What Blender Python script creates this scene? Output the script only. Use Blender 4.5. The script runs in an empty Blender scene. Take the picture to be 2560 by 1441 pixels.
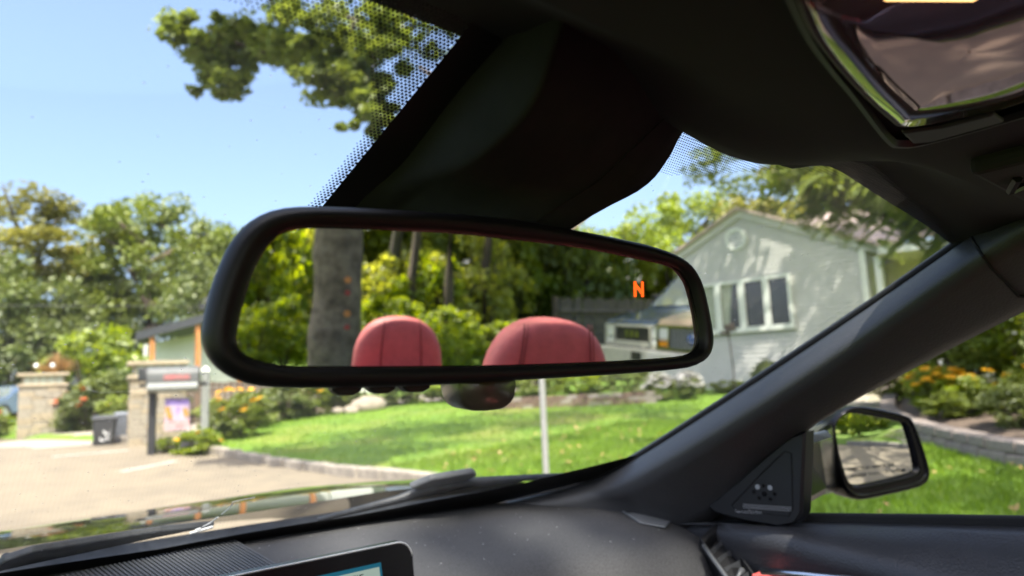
import bpy, math, random
import numpy as np
from mathutils import Vector, Matrix, noise as mnoise
R = math.radians
scn = bpy.context.scene
col = scn.collection

# ------------------------------------------------------------------ camera
YAW, PIT, ROL = R(40), R(7.7), R(2.4)
fw = Vector((math.sin(YAW)*math.cos(PIT), math.cos(YAW)*math.cos(PIT), math.sin(PIT)))
r0 = Vector((math.cos(YAW), -math.sin(YAW), 0))
u0 = r0.cross(fw)
rt = r0*math.cos(ROL) - u0*math.sin(ROL)
up = u0*math.cos(ROL) + r0*math.sin(ROL)
cd = bpy.data.cameras.new('camera')
cam = bpy.data.objects.new('camera', cd); col.objects.link(cam)
cd.sensor_width = 36; cd.lens = 36*1750/2560
cd.clip_start = .01; cd.clip_end = 2000
cam.matrix_world = Matrix(((rt.x, up.x, -fw.x, -.21), (rt.y, up.y, -fw.y, 0), (rt.z, up.z, -fw.z, 1.17), (0, 0, 0, 1)))
cd.dof.use_dof = True; cd.dof.focus_distance = .50; cd.dof.aperture_fstop = 6.6
scn.camera = cam
# ------------------------------------------------------------------ sky, sun, exposure
SAZ, SEL = R(205), R(60)
w = bpy.data.worlds.new('World'); scn.world = w; w.use_nodes = True
nt = w.node_tree
sky = nt.nodes.new('ShaderNodeTexSky'); sky.sky_type = 'NISHITA'; sky.sun_disc = False
sky.sun_elevation = SEL; sky.sun_rotation = SAZ
sky.air_density = .8; sky.dust_density = 5.0; sky.ozone_density = 2.4
bg = nt.nodes['Background']; bg.inputs[1].default_value = .15
nt.links.new(sky.outputs[0], bg.inputs[0])
sd = bpy.data.lights.new('sun', 'SUN'); sd.energy = 3.4; sd.angle = R(.53); sd.color = (1, .95, .86)
sun = bpy.data.objects.new('sun', sd); col.objects.link(sun)
sv = Vector((math.sin(SAZ)*math.cos(SEL), math.cos(SAZ)*math.cos(SEL), math.sin(SEL)))
sun.rotation_euler = sv.to_track_quat('Z', 'Y').to_euler(); sun.location = (0, 0, 40)
scn.view_settings.view_transform = 'Standard'; scn.view_settings.look = 'None'
scn.view_settings.gamma = 1; scn.view_settings.exposure = 1.8; scn.view_settings.use_curve_mapping = False
scn.cycles.max_bounces = 10; scn.cycles.transparent_max_bounces = 24
scn.cycles.caustics_reflective = False; scn.cycles.caustics_refractive = False

# ------------------------------------------------------------------ materials
def nodes(name):
    m = bpy.data.materials.new(name); m.use_nodes = True
    return m, m.node_tree.nodes, m.node_tree.links
def noise_col(N, L, c, var, scale, detail=4, c2=None, coord='Object'):
    tc = N.new('ShaderNodeTexCoord'); nz = N.new('ShaderNodeTexNoise')
    nz.inputs['Scale'].default_value = scale; nz.inputs['Detail'].default_value = detail; nz.inputs['Roughness'].default_value = .65
    L.new(tc.outputs[coord], nz.inputs['Vector'])
    cr = N.new('ShaderNodeValToRGB')
    lo = tuple(max(0, v*(1-var)) for v in c) if c2 is None else c2
    hi = tuple(min(1, v*(1+var)) for v in c) if c2 is None else c
    cr.color_ramp.elements[0].position = .32; cr.color_ramp.elements[1].position = .68
    cr.color_ramp.elements[0].color = (*lo, 1); cr.color_ramp.elements[1].color = (*hi, 1)
    L.new(nz.outputs['Fac'], cr.inputs[0])
    return cr, tc
def pmat(name, c, rough=.5, var=.15, scale=8, bump=0, bscale=60, metal=0, coat=0, kind='noise', c2=None, spec=.5, emit=None, es=0):
    m, N, L = nodes(name); b = N['Principled BSDF']
    b.inputs['Roughness'].default_value = rough; b.inputs['Metallic'].default_value = metal
    b.inputs['Coat Weight'].default_value = coat; b.inputs['Coat Roughness'].default_value = .04
    b.inputs['Specular IOR Level'].default_value = spec
    cr, tc = noise_col(N, L, c, var, scale, c2=c2); L.new(cr.outputs[0], b.inputs['Base Color'])
    if bump:
        if kind == 'cell':
            t = N.new('ShaderNodeTexVoronoi'); t.feature = 'SMOOTH_F1'; t.inputs['Scale'].default_value = bscale; o = t.outputs['Distance']
        else:
            t = N.new('ShaderNodeTexNoise'); t.inputs['Scale'].default_value = bscale; t.inputs['Detail'].default_value = 3; o = t.outputs['Fac']
        L.new(tc.outputs['Object'], t.inputs['Vector'])
        bm = N.new('ShaderNodeBump'); bm.inputs['Strength'].default_value = bump; bm.inputs['Distance'].default_value = 1/bscale*.3
        L.new(o, bm.inputs['Height']); L.new(bm.outputs[0], b.inputs['Normal'])
    if emit:
        b.inputs['Emission Color'].default_value = (*emit, 1); b.inputs['Emission Strength'].default_value = es
    return m
def leafmat(name, c, c2, trans=.45, rough=.55):
    m, N, L = nodes(name); N.remove(N['Principled BSDF']); out = N['Material Output']
    g = N.new('ShaderNodeNewGeometry')
    cr = N.new('ShaderNodeValToRGB'); cr.color_ramp.elements[0].color = (*c2, 1); cr.color_ramp.elements[1].color = (*c, 1)
    L.new(g.outputs['Random Per Island'], cr.inputs[0])
    tc = N.new('ShaderNodeTexCoord'); nz = N.new('ShaderNodeTexNoise'); nz.inputs['Scale'].default_value = 1.1; nz.inputs['Detail'].default_value = 2
    L.new(tc.outputs['Object'], nz.inputs['Vector'])
    hs = N.new('ShaderNodeHueSaturation')
    mr = N.new('ShaderNodeMapRange'); mr.inputs['From Min'].default_value = .3; mr.inputs['From Max'].default_value = .7
    mr.inputs['To Min'].default_value = .75; mr.inputs['To Max'].default_value = 1.3
    L.new(nz.outputs['Fac'], mr.inputs['Value']); L.new(mr.outputs[0], hs.inputs['Value']); L.new(cr.outputs[0], hs.inputs['Color'])
    d = N.new('ShaderNodeBsdfDiffuse'); t = N.new('ShaderNodeBsdfTranslucent'); gl = N.new('ShaderNodeBsdfGlossy')
    gl.inputs['Roughness'].default_value = rough
    hy = N.new('ShaderNodeHueSaturation'); hy.inputs['Hue'].default_value = .485; hy.inputs['Saturation'].default_value = 1.1; hy.inputs['Value'].default_value = 1.25
    L.new(hs.outputs[0], d.inputs[0]); L.new(hs.outputs[0], hy.inputs['Color']); L.new(hy.outputs[0], t.inputs[0])
    a = N.new('ShaderNodeMixShader'); a.inputs[0].default_value = trans
    L.new(d.outputs[0], a.inputs[1]); L.new(t.outputs[0], a.inputs[2])
    b = N.new('ShaderNodeMixShader'); b.inputs[0].default_value = .05
    L.new(a.outputs[0], b.inputs[1]); L.new(gl.outputs[0], b.inputs[2]); L.new(b.outputs[0], out.inputs[0])
    return m
def glassmat(name, tint, refl=.7, dust=0, ior=1.5):
    m, N, L = nodes(name); N.remove(N['Principled BSDF']); out = N['Material Output']
    t = N.new('ShaderNodeBsdfTransparent'); t.inputs[0].default_value = (*tint, 1)
    g = N.new('ShaderNodeBsdfGlossy'); g.inputs['Roughness'].default_value = .0
    f = N.new('ShaderNodeFresnel'); f.inputs[0].default_value = ior
    mu = N.new('ShaderNodeMath'); mu.operation = 'MULTIPLY'; mu.inputs[1].default_value = refl; L.new(f.outputs[0], mu.inputs[0])
    mx = N.new('ShaderNodeMixShader'); L.new(mu.outputs[0], mx.inputs[0]); L.new(t.outputs[0], mx.inputs[1]); L.new(g.outputs[0], mx.inputs[2])
    last = mx
    if dust:
        tc = N.new('ShaderNodeTexCoord')
        v = N.new('ShaderNodeTexVoronoi'); v.inputs['Scale'].default_value = 160; L.new(tc.outputs['Object'], v.inputs['Vector'])
        lt = N.new('ShaderNodeMath'); lt.operation = 'LESS_THAN'; lt.inputs[1].default_value = .13; L.new(v.outputs['Distance'], lt.inputs[0])
        rnd = N.new('ShaderNodeMath'); rnd.operation = 'GREATER_THAN'; rnd.inputs[1].default_value = .62
        sep = N.new('ShaderNodeSeparateColor'); L.new(v.outputs['Color'], sep.inputs[0]); L.new(sep.outputs[0], rnd.inputs[0])
        nz = N.new('ShaderNodeTexNoise'); nz.inputs['Scale'].default_value = 7; L.new(tc.outputs['Object'], nz.inputs['Vector'])
        sp = N.new('ShaderNodeMath'); sp.operation = 'MULTIPLY'; L.new(lt.outputs[0], sp.inputs[0]); L.new(rnd.outputs[0], sp.inputs[1])
        s2 = N.new('ShaderNodeMath'); s2.operation = 'MULTIPLY'; L.new(sp.outputs[0], s2.inputs[0]); L.new(nz.outputs['Fac'], s2.inputs[1])
        ad = N.new('ShaderNodeMath'); ad.operation = 'MULTIPLY_ADD'; ad.inputs[1].default_value = .6; ad.inputs[2].default_value = dust; L.new(s2.outputs[0], ad.inputs[0])
        d = N.new('ShaderNodeBsdfDiffuse'); d.inputs[0].default_value = (.6, .6, .58, 1)
        tr = N.new('ShaderNodeBsdfTranslucent'); tr.inputs[0].default_value = (.6, .6, .58, 1)
        dm = N.new('ShaderNodeMixShader'); L.new(d.outputs[0], dm.inputs[1]); L.new(tr.outputs[0], dm.inputs[2])
        m2 = N.new('ShaderNodeMixShader'); L.new(ad.outputs[0], m2.inputs[0]); L.new(mx.outputs[0], m2.inputs[1]); L.new(dm.outputs[0], m2.inputs[2])
        last = m2
    L.new(last.outputs[0], out.inputs[0]); return m
def mirrormat(name, c, rough=0.0):
    m, N, L = nodes(name); N.remove(N['Principled BSDF'])
    g = N.new('ShaderNodeBsdfGlossy'); g.inputs[0].default_value = (*c, 1); g.inputs['Roughness'].default_value = rough
    L.new(g.outputs[0], N['Material Output'].inputs[0]); return m
def emat(name, c, s):
    m, N, L = nodes(name); N.remove(N['Principled BSDF'])
    e = N.new('ShaderNodeEmission'); e.inputs[0].default_value = (*c, 1); e.inputs[1].default_value = s
    L.new(e.outputs[0], N['Material Output'].inputs[0]); return m

X = {}
X['dash'] = pmat('dash_soft_plastic', (.058, .058, .060), .8, .28, 520, 1.0, 520, spec=.3)
X['pillar'] = pmat('pillar_grained_vinyl', (.042, .043, .046), .48, .06, 20, .45, 420, kind='cell')
X['door'] = pmat('door_grained_vinyl', (.031, .031, .034), .45, .12, 20, .6, 380, kind='cell')
X['black'] = pmat('black_plastic', (.007, .007, .008), .5, .2, 20)
X['matte'] = pmat('matte_black_trim', (.0045, .0045, .005), .9, .2, 30, .3, 800)
X['frame'] = pmat('mirror_rim_satin_black', (.008, .008, .009), .45, .1, 20, spec=.3)
X['cover'] = pmat('sensor_cover_plastic', (.024, .026, .030), .9, .1, 40, .2, 900, spec=.12)
X['gloss'] = pmat('gloss_black', (.005, .005, .006), .18, .1, 20, spec=.3)
X['cowl'] = pmat('dusty_cowl_plastic', (.022, .024, .027), .5, .6, 45, .3, 300)
X['paint'] = pmat('black_car_paint', (.005, .006, .008), .05, .1, 10, spec=.25)
X['frit'] = pmat('ceramic_frit', (.006, .006, .006), .6, .1, 30)
X['wind'] = glassmat('windshield_glass', (.96, .975, .965), .09, .028)
X['mirror'] = mirrormat('mirror_silver', (.88, .89, .83))
X['smirror'] = mirrormat('door_mirror_silver', (.80, .82, .80))
X['red'] = pmat('red_leather', (.45, .080, .075), .62, .12, 40, .5, 320, kind='cell')
X['reddark'] = pmat('red_leather_stitch', (.16, .012, .014), .6, .1, 12)
X['lens'] = pmat('map_light_lens', (.24, .13, .155), .04, .1, 6, metal=.75, coat=.6)
X['ribg'] = pmat('grille_rib_plastic', (.06, .063, .068), .55, .1, 30)
X['vslat'] = pmat('vent_slat', (.07, .074, .08), .45, .1, 20)
X['chrome'] = pmat('brushed_trim', (.65, .66, .68), .22, .05, 20, metal=1)
X['silver'] = pmat('satin_silver', (.40, .41, .43), .4, .08, 20, metal=.4)
X['lgrey'] = pmat('grey_print', (.34, .34, .35), .5, .05, 20)
X['speck'] = pmat('white_speck', (.55, .56, .56), .7, .1, 80)
X['N'] = emat('compass_segments', (1, .10, .01), .6)
X['teal'] = emat('screen_teal', (.015, .11, .17), .3)
X['scr'] = emat('screen_pale', (.36, .46, .40), .26)
X['ink'] = pmat('screen_letters', (.01, .015, .015), .6, .05, 9)
X['amber'] = emat('map_lamp', (1, .55, .2), 1.6)
X['grass'] = pmat('lawn_soil_grass', (.135, .225, .010), .9, .3, 1.6, .6, 60, c2=(.075, .15, .010))
def lawnmix(m, c=(.20, .20, .04, 1), sc=.55, p0=.52, p1=.72):
    N, L = m.node_tree.nodes, m.node_tree.links; b = N['Principled BSDF']; src = b.inputs['Base Color'].links[0].from_socket
    tc = N.new('ShaderNodeTexCoord'); nz = N.new('ShaderNodeTexNoise'); nz.inputs['Scale'].default_value = sc; nz.inputs['Detail'].default_value = 7
    L.new(tc.outputs['Object'], nz.inputs['Vector']); cr = N.new('ShaderNodeValToRGB'); cr.color_ramp.elements[0].position = p0; cr.color_ramp.elements[1].position = p1
    L.new(nz.outputs['Fac'], cr.inputs[0]); mx = N.new('ShaderNodeMixRGB'); mx.inputs[2].default_value = c
    L.new(cr.outputs[0], mx.inputs[0]); L.new(src, mx.inputs[1]); L.new(mx.outputs[0], b.inputs['Base Color'])
X['road'] = pmat('worn_asphalt', (.215, .176, .118), .9, .1, 3, .35, 240, c2=(.165, .137, .096))
X['drive'] = pmat('pale_concrete', (.33, .29, .228), .9, .1, 2, .25, 120, c2=(.265, .232, .185))
X['line'] = pmat('road_paint', (.44, .42, .37), .8, .15, 9, c2=(.25, .22, .17))
X['stone'] = pmat('cut_limestone', (.47, .40, .28), .85, .3, 5, .9, 30, c2=(.24, .19, .125))
X['stone2'] = pmat('cut_limestone_grey', (.40, .36, .28), .85, .3, 4, .9, 30, c2=(.22, .19, .145))
X['slab'] = pmat('cap_stone', (.34, .28, .19), .85, .2, 6, .4, 40)
X['mortar'] = pmat('mortar', (.16, .135, .10), .95, .2, 12, .3, 60)
X['lglass'] = pmat('lantern_frosted', (.45, .50, .42), .4, .15, 12)
X['kerb'] = pmat('kerb_stone', (.36, .32, .26), .9, .3, 6, .7, 30, c2=(.19, .165, .135))
X['block'] = pmat('retaining_block', (.27, .23, .20), .95, .25, 8, .8, 50, c2=(.17, .145, .125))
X['brick'] = pmat('brown_brick', (.13, .085, .065), .95, .3, 8, .6, 50)
X['bark'] = pmat('bark_grey', (.17, .155, .13), .95, .4, 7, .9, 22, c2=(.05, .044, .037))
X['barkr'] = pmat('bark_furrowed', (.20, .165, .125), .95, .5, 5, 1.0, 14, c2=(.06, .047, .035))
X['barkb'] = pmat('bark_brown', (.14, .105, .075), .95, .4, 7, .9, 22, c2=(.06, .045, .033))
X['siding'] = pmat('clapboard_sage', (.47, .462, .425), .6, .05, 3)
X['white'] = pmat('white_paint', (.60, .61, .56), .55, .06, 6)
X['cream'] = pmat('cream_paint', (.62, .56, .44), .6, .06, 5)
X['shingle'] = pmat('pinkish_shingle', (.40, .31, .27), .95, .25, 14, .5, 30)
X['dark'] = pmat('dark_roof_edge', (.035, .037, .042), .6, .2, 10)
X['wood'] = pmat('orange_stained_wood', (.42, .17, .05), .6, .25, 8)
X['wgrey'] = pmat('weathered_fence', (.19, .16, .13), .95, .5, 9, .6, 40, c2=(.07, .058, .048))
X['pane'] = pmat('window_pane', (.012, .016, .016), .05, .1, 3, spec=.8)
X['curtain'] = pmat('curtain_cloth', (.30, .32, .25), .9, .12, 12)
X['bin'] = pmat('bin_plastic', (.035, .037, .040), .5, .15, 10)
X['bin2'] = pmat('bin_grey_blue', (.13, .14, .16), .5, .15, 10)
X['mbox'] = pmat('mailbox_metal', (.085, .088, .086), .55, .2, 9)
X['mgrey'] = pmat('mailbox_pale_plastic', (.20, .21, .195), .5, .1, 10)
X['mblack'] = pmat('mailbox_black', (.02, .02, .022), .5, .15, 10)
X['redprint'] = pmat('red_lettering', (.42, .07, .07), .6, .5, 40, c2=(.2, .16, .15))
X['flag'] = pmat('flag_cloth', (.46, .41, .44), .9, .5, 9, c2=(.28, .19, .34))
X['flagtop'] = pmat('flag_band', (.22, .16, .40), .9, .4, 14)
X['flaggold'] = pmat('flag_gold', (.34, .2, .04), .9, .3, 20)
X['flagpink'] = pmat('flag_pink', (.42, .25, .25), .9, .3, 15)
X['pole'] = pmat('galvanised_pole', (.36, .36, .34), .45, .1, 12, metal=.3)
X['rock'] = pmat('pale_boulder', (.24, .205, .16), .9, .2, 4, .6, 12)
X['bluecar'] = pmat('blue_grey_paint', (.09, .14, .24), .25, .1, 5, coat=1)
X['navy'] = pmat('navy_van_paint', (.045, .075, .15), .25, .1, 5, coat=.8)
X['tan'] = pmat('tan_van_paint', (.60, .44, .33), .3, .1, 5, coat=.8)
X['vcream'] = pmat('cream_trim', (.50, .48, .41), .35, .1, 8)
X['vbump'] = pmat('pale_bumper', (.62, .60, .55), .35, .1, 8)
X['vglass'] = pmat('vehicle_glass', (.12, .14, .14), .03, .1, 5, spec=1, coat=1)
X['vwind'] = pmat('van_windshield_sky_tone', (.34, .39, .41), .06, .1, 5, metal=.3, coat=.6)  # pale base colour stands in for sky reflected in the glass
X['tyre'] = pmat('tyre_rubber', (.02, .02, .02), .85, .1, 9)
X['lamp'] = pmat('headlamp_glass', (.75, .76, .74), .08, .1, 30, coat=1)
X['turn'] = pmat('amber_lens', (.75, .28, .01), .15, .1, 20, coat=1)
X['oval'] = pmat('emblem_enamel', (.05, .10, .30), .2, .1, 20, coat=1)
X['refo'] = pmat('orange_reflector', (.50, .20, .06), .4, .1, 30)
X['refr'] = pmat('red_reflector', (.32, .04, .04), .4, .1, 30)
X['wire'] = pmat('cable_rubber', (.03, .03, .03), .7, .1, 5)
X['l_far'] = leafmat('foliage_far_green', (.22, .265, .038), (.11, .155, .026))
X['l_yel'] = leafmat('foliage_olive', (.28, .27, .055), (.15, .16, .036))
X['l_dark'] = leafmat('foliage_dark', (.17, .205, .046), (.085, .118, .030))
X['l_oak'] = leafmat('foliage_oak', (.20, .25, .048), (.11, .15, .032), .58)
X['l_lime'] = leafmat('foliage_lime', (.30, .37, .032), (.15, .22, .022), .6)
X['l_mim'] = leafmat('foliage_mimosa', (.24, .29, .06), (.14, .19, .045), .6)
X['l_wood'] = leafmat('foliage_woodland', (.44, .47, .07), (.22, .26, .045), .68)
X['l_dry'] = leafmat('dry_grass_plume', (.42, .27, .10), (.28, .17, .07), .4)
X['f_yel'] = leafmat('petals_yellow', (.85, .52, .02), (.75, .40, .012), .3)
X['f_pink'] = leafmat('petals_pink', (.75, .22, .20), (.62, .12, .14), .3)
X['f_red'] = leafmat('petals_orange', (.55, .12, .03), (.40, .10, .03), .3)
X['f_white'] = leafmat('petals_white', (.50, .49, .46), (.36, .35, .32), .3)
X['blade'] = leafmat('grass_blades', (.215, .335, .012), (.105, .195, .010), .4)
X['fallen'] = leafmat('fallen_leaf', (.50, .32, .13), (.32, .20, .08), .2)

lawnmix(X['grass']); lawnmix(X['road'], (.135, .112, .08, 1), .9, .5, .75); lawnmix(X['drive'], (.22, .19, .145, 1), 1.3, .5, .75)
# ------------------------------------------------------------------ mesh helpers
class MB:
    def __init__(s): s.v = []; s.f = []; s.smooth = False
    def box(s, c, d, rz=0, taper=1.0, rot=None):
        c = Vector(c); h = [x/2 for x in d]; i = len(s.v)
        M = rot if rot is not None else Matrix.Rotation(rz, 3, 'Z')
        for z in (-1, 1):
            t = taper if z > 0 else 1
            for y in (-1, 1):
                for x in (-1, 1): s.v.append(tuple(c + M @ Vector((x*h[0]*t, y*h[1]*t, z*h[2]))))
        for q in ((0, 2, 3, 1), (4, 5, 7, 6), (0, 1, 5, 4), (2, 6, 7, 3), (0, 4, 6, 2), (1, 3, 7, 5)): s.f.append(tuple(i+k for k in q))
        return s
    def tube(s, pts, rad, n=8, caps=True, flat=1.0):
        pts = [Vector(p) for p in pts]; rs = rad if isinstance(rad, (list, tuple)) else [rad]*len(pts); i0 = len(s.v)
        for k, p in enumerate(pts):
            t = (pts[min(k+1, len(pts)-1)] - pts[max(k-1, 0)]).normalized()
            a = t.cross(Vector((0, 0, 1)));  a = Vector((1, 0, 0)) if a.length < 1e-4 else a.normalized()
            b = a.cross(t).normalized()
            for j in range(n):
                an = 2*math.pi*j/n; s.v.append(tuple(p + a*math.cos(an)*rs[k] + b*math.sin(an)*rs[k]*flat))
        for k in range(len(pts)-1):
            for j in range(n):
                s.f.append((i0+k*n+j, i0+k*n+(j+1) % n, i0+(k+1)*n+(j+1) % n, i0+(k+1)*n+j))
        if caps:
            s.f.append(tuple(i0+j for j in range(n))[::-1]); s.f.append(tuple(i0+(len(pts)-1)*n+j for j in range(n)))
        return s
    def loft(s, rows, close=False, cap=False):
        i0 = len(s.v); n = len(rows[0])
        for r in rows: s.v += [tuple(p) for p in r]
        for k in range(len(rows)-1):
            for j in range(n if close else n-1):
                s.f.append((i0+k*n+j, i0+k*n+(j+1) % n, i0+(k+1)*n+(j+1) % n, i0+(k+1)*n+j))
        if cap:
            s.f.append(tuple(i0+j for j in range(n))[::-1]); s.f.append(tuple(i0+(len(rows)-1)*n+j for j in range(n)))
        return s
    def poly(s, pts):
        i = len(s.v); s.v += [tuple(p) for p in pts]; s.f.append(tuple(range(i, i+len(pts)))); return s
    def prism(s, pts, off):
        off = Vector(off); n = len(pts); a = [Vector(p) for p in pts]; return s.loft([a, [p+off for p in a]], True, True)
    def ball(s, c, r, n=12, m=8, jit=0, rng=None):
        rows = []
        for k in range(m+1):
            th = math.pi*k/m; row = []
            for j in range(n):
                ph = 2*math.pi*j/n; q = 1 + (rng.uniform(-jit, jit) if jit else 0)
                row.append((c[0]+r[0]*math.sin(th)*math.cos(ph)*q, c[1]+r[1]*math.sin(th)*math.sin(ph)*q, c[2]+r[2]*math.cos(th)*q))
            rows.append(row)
        return s.loft(rows, True)
    def mesh(s, name, m, o=(0, 0, 0), smooth=None, auto=None):
        me = bpy.data.meshes.new(name); o = Vector(o)
        me.from_pydata([tuple(Vector(v)-o) for v in s.v], [], s.f); me.update()
        import bmesh
        bm = bmesh.new(); bm.from_mesh(me); bmesh.ops.recalc_face_normals(bm, faces=bm.faces); bm.to_mesh(me); bm.free()
        me.materials.append(m)
        if smooth or (smooth is None and s.smooth): me.shade_smooth()
        if auto:
            me.shade_smooth(); me.set_sharp_from_angle(angle=R(auto))
        return me
    def build(s, name, m, parent=None, o=(0, 0, 0), smooth=None, auto=None, bev=0, sub=0):
        ob = bpy.data.objects.new(name, s.mesh(name, m, o, smooth, auto)); col.objects.link(ob)
        if parent: ob.parent = parent
        else: ob.location = o
        if bev:
            md = ob.modifiers.new('bevel', 'BEVEL'); md.width = bev; md.segments = 2; md.limit_method = 'ANGLE'; md.angle_limit = R(35)
        if sub:
            md = ob.modifiers.new('sub', 'SUBSURF'); md.levels = sub; md.render_levels = sub
        return ob
def tag(o, label=None, cat=None, group=None, kind=None):
    if label: o['label'] = label
    if cat: o['category'] = cat
    if group: o['group'] = group
    if kind: o['kind'] = kind
    return o
def empty(name, loc, label=None, cat=None, group=None, rz=0):
    o = bpy.data.objects.new(name, None); o.location = loc; o.rotation_euler = (0, 0, rz); o.empty_display_size = .2
    col.objects.link(o); return tag(o, label, cat, group)
def inst(name, me, parent, loc, rot=(0, 0, 0), sc=(1, 1, 1)):
    o = bpy.data.objects.new(name, me); col.objects.link(o); o.parent = parent
    o.location = loc; o.rotation_euler = rot; o.scale = sc; return o
def interp(tab, t):
    if t <= tab[0][0]: return tab[0][1]
    for (a, va), (b, vb) in zip(tab, tab[1:]):
        if t <= b: return va + (vb-va)*(t-a)/(b-a)
    return tab[-1][1]
def smooth(a, b, t):
    t = min(1, max(0, (t-a)/(b-a))); return t*t*(3-2*t)
def cat_rom(pts, n):
    P = [Vector(p) for p in pts]; out = []; m = len(P)-1
    for i in range(n):
        t = i/(n-1)*m; k = min(int(t), m-1); u = t-k
        p0, p1, p2, p3 = P[max(k-1, 0)], P[k], P[k+1], P[min(k+2, m)]
        out.append(.5*((2*p1)+(p2-p0)*u+(2*p0-5*p1+4*p2-p3)*u*u+(3*p1-p0-3*p2+p3)*u**3))
    return out
def text_mesh(txt, size, m, name, M, parent, extrude=.0002):
    cu = bpy.data.curves.new('t', 'FONT'); cu.body = txt; cu.size = size; cu.extrude = extrude; cu.resolution_u = 3
    to = bpy.data.objects.new('t', cu); col.objects.link(to)
    bpy.context.view_layer.update()
    me = bpy.data.meshes.new_from_object(to.evaluated_get(bpy.context.evaluated_depsgraph_get()))
    bpy.data.objects.remove(to); bpy.data.curves.remove(cu)
    me.name = name; me.transform(M); me.materials.clear(); me.materials.append(m)
    ob = bpy.data.objects.new(name, me); col.objects.link(ob); ob.parent = parent; return ob
def quads_mesh(name, V, m):
    """V: (n,4,3) array of separate quads"""
    n = len(V); me = bpy.data.meshes.new(name)
    me.vertices.add(n*4); me.loops.add(n*4); me.polygons.add(n)
    me.vertices.foreach_set('co', V.reshape(-1).astype(np.float32))
    me.loops.foreach_set('vertex_index', np.arange(n*4, dtype=np.int32))
    me.polygons.foreach_set('loop_start', np.arange(0, n*4, 4, dtype=np.int32))
    me.update(calc_edges=True); me.validate(); me.materials.append(m); return me
def unit(a): return a/np.maximum(np.linalg.norm(a, axis=-1, keepdims=True), 1e-9)
def leaves(P, size, rng, upb=.5, asp=.6):
    n = len(P); nr = rng.normal(size=(n, 3)); nr[:, 2] = np.abs(nr[:, 2]) + upb; nr = unit(nr)
    a = unit(np.cross(nr, rng.normal(size=(n, 3)))); b = np.cross(nr, a)
    s = (size*rng.uniform(.6, 1.3, n))[:, None]
    return np.stack([P+a*s, P+b*s*asp+nr*s*.12, P-a*s, P-b*s*asp+nr*s*.12], 1)
def crown_quads(seed, rad, nclump, per, leaf, clump, hollow=.35, flat=.7, bottom=-.6):
    rng = np.random.default_rng(seed); C = []
    while len(C) < nclump:
        p = rng.uniform(-1, 1, 3); d = np.linalg.norm(p)
        if d > 1 or d < hollow or p[2] < bottom: continue
        if rng.random() > .35 + .65*d: continue
        C.append(p)
    C = np.array(C)*np.array(rad)
    P = []
    for c in C:
        k = clump*rng.uniform(.55, 1.35); n = int(per*rng.uniform(.6, 1.3))
        q = rng.normal(size=(n, 3)); q = unit(q)*(rng.random((n, 1))**.45)*k; q[:, 2] *= flat
        P.append(c+q)
    P = np.concatenate(P); return leaves(P, leaf, rng)
# ------------------------------------------------------------------ terrain
KX = [(-60, -150), (-16, -22), (-12, -7), (-10.5, -2.5), (-9.5, 0), (-8.5, 2.0), (-7.5, 3.3), (-6, 4.2), (-2, 4.55), (3, 4.62), (7.6, 4.5), (9.6, 4.18), (11.5, 3.95), (14.7, 3.55), (17, 3.05), (20, 2.3), (25, .8), (30, -1.5), (40, -8), (90, -60)]
def kx(y): return interp(KX, y)
def rz_(y): return .26*smooth(8, 17, y)
def gz(x, y):
    k = kx(y); d = x-k
    if d <= 0: return rz_(y)
    e = max(0, x-max(k, 4.2)); return rz_(y) + .10*min(1, d*4) + .055*min(e, 11) + .01*max(0, e-11)
def struct(mb, name, m, **k): return tag(mb.build(name, m, **k), kind='structure')
ys = [-300, -120, -60, -40, -30, -24, -20] + [-16+.5*i for i in range(17)] + [-7+1.0*i for i in range(0, 32)] + [27, 30, 34, 40, 50, 70, 120, 300]
rows = []
for y in ys:
    k = kx(y); rows.append([(k+d, y, gz(k+d, y)) for d in (0.02, .4, 1, 2, 3.5, 5, 7, 9, 11, 14, 20, 40, 100, 300)])
m_ = MB().loft(rows); struct(m_, 'lawn_ground', X['grass'], smooth=True)
rows = []
for y in ys:
    k = kx(y); rows.append([(k-300, y, rz_(y)-.05), (k-60, y, rz_(y)-.05), (k-9.5, y, rz_(y)-.05), (k-9, y, rz_(y))] + [(k+d, y, rz_(y)) for d in (-6, -3, -1.5, -.6, 0)])
struct(MB().loft(rows), 'road', X['road'], smooth=True)
rows = []
for y in ys: rows.append([(kx(y)-300, y, rz_(y)+.06), (kx(y)-40, y, rz_(y)+.06), (kx(y)-9.2, y, rz_(y)+.08)])
struct(MB().loft(rows), 'verge_ground', X['grass'], smooth=True)
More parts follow.
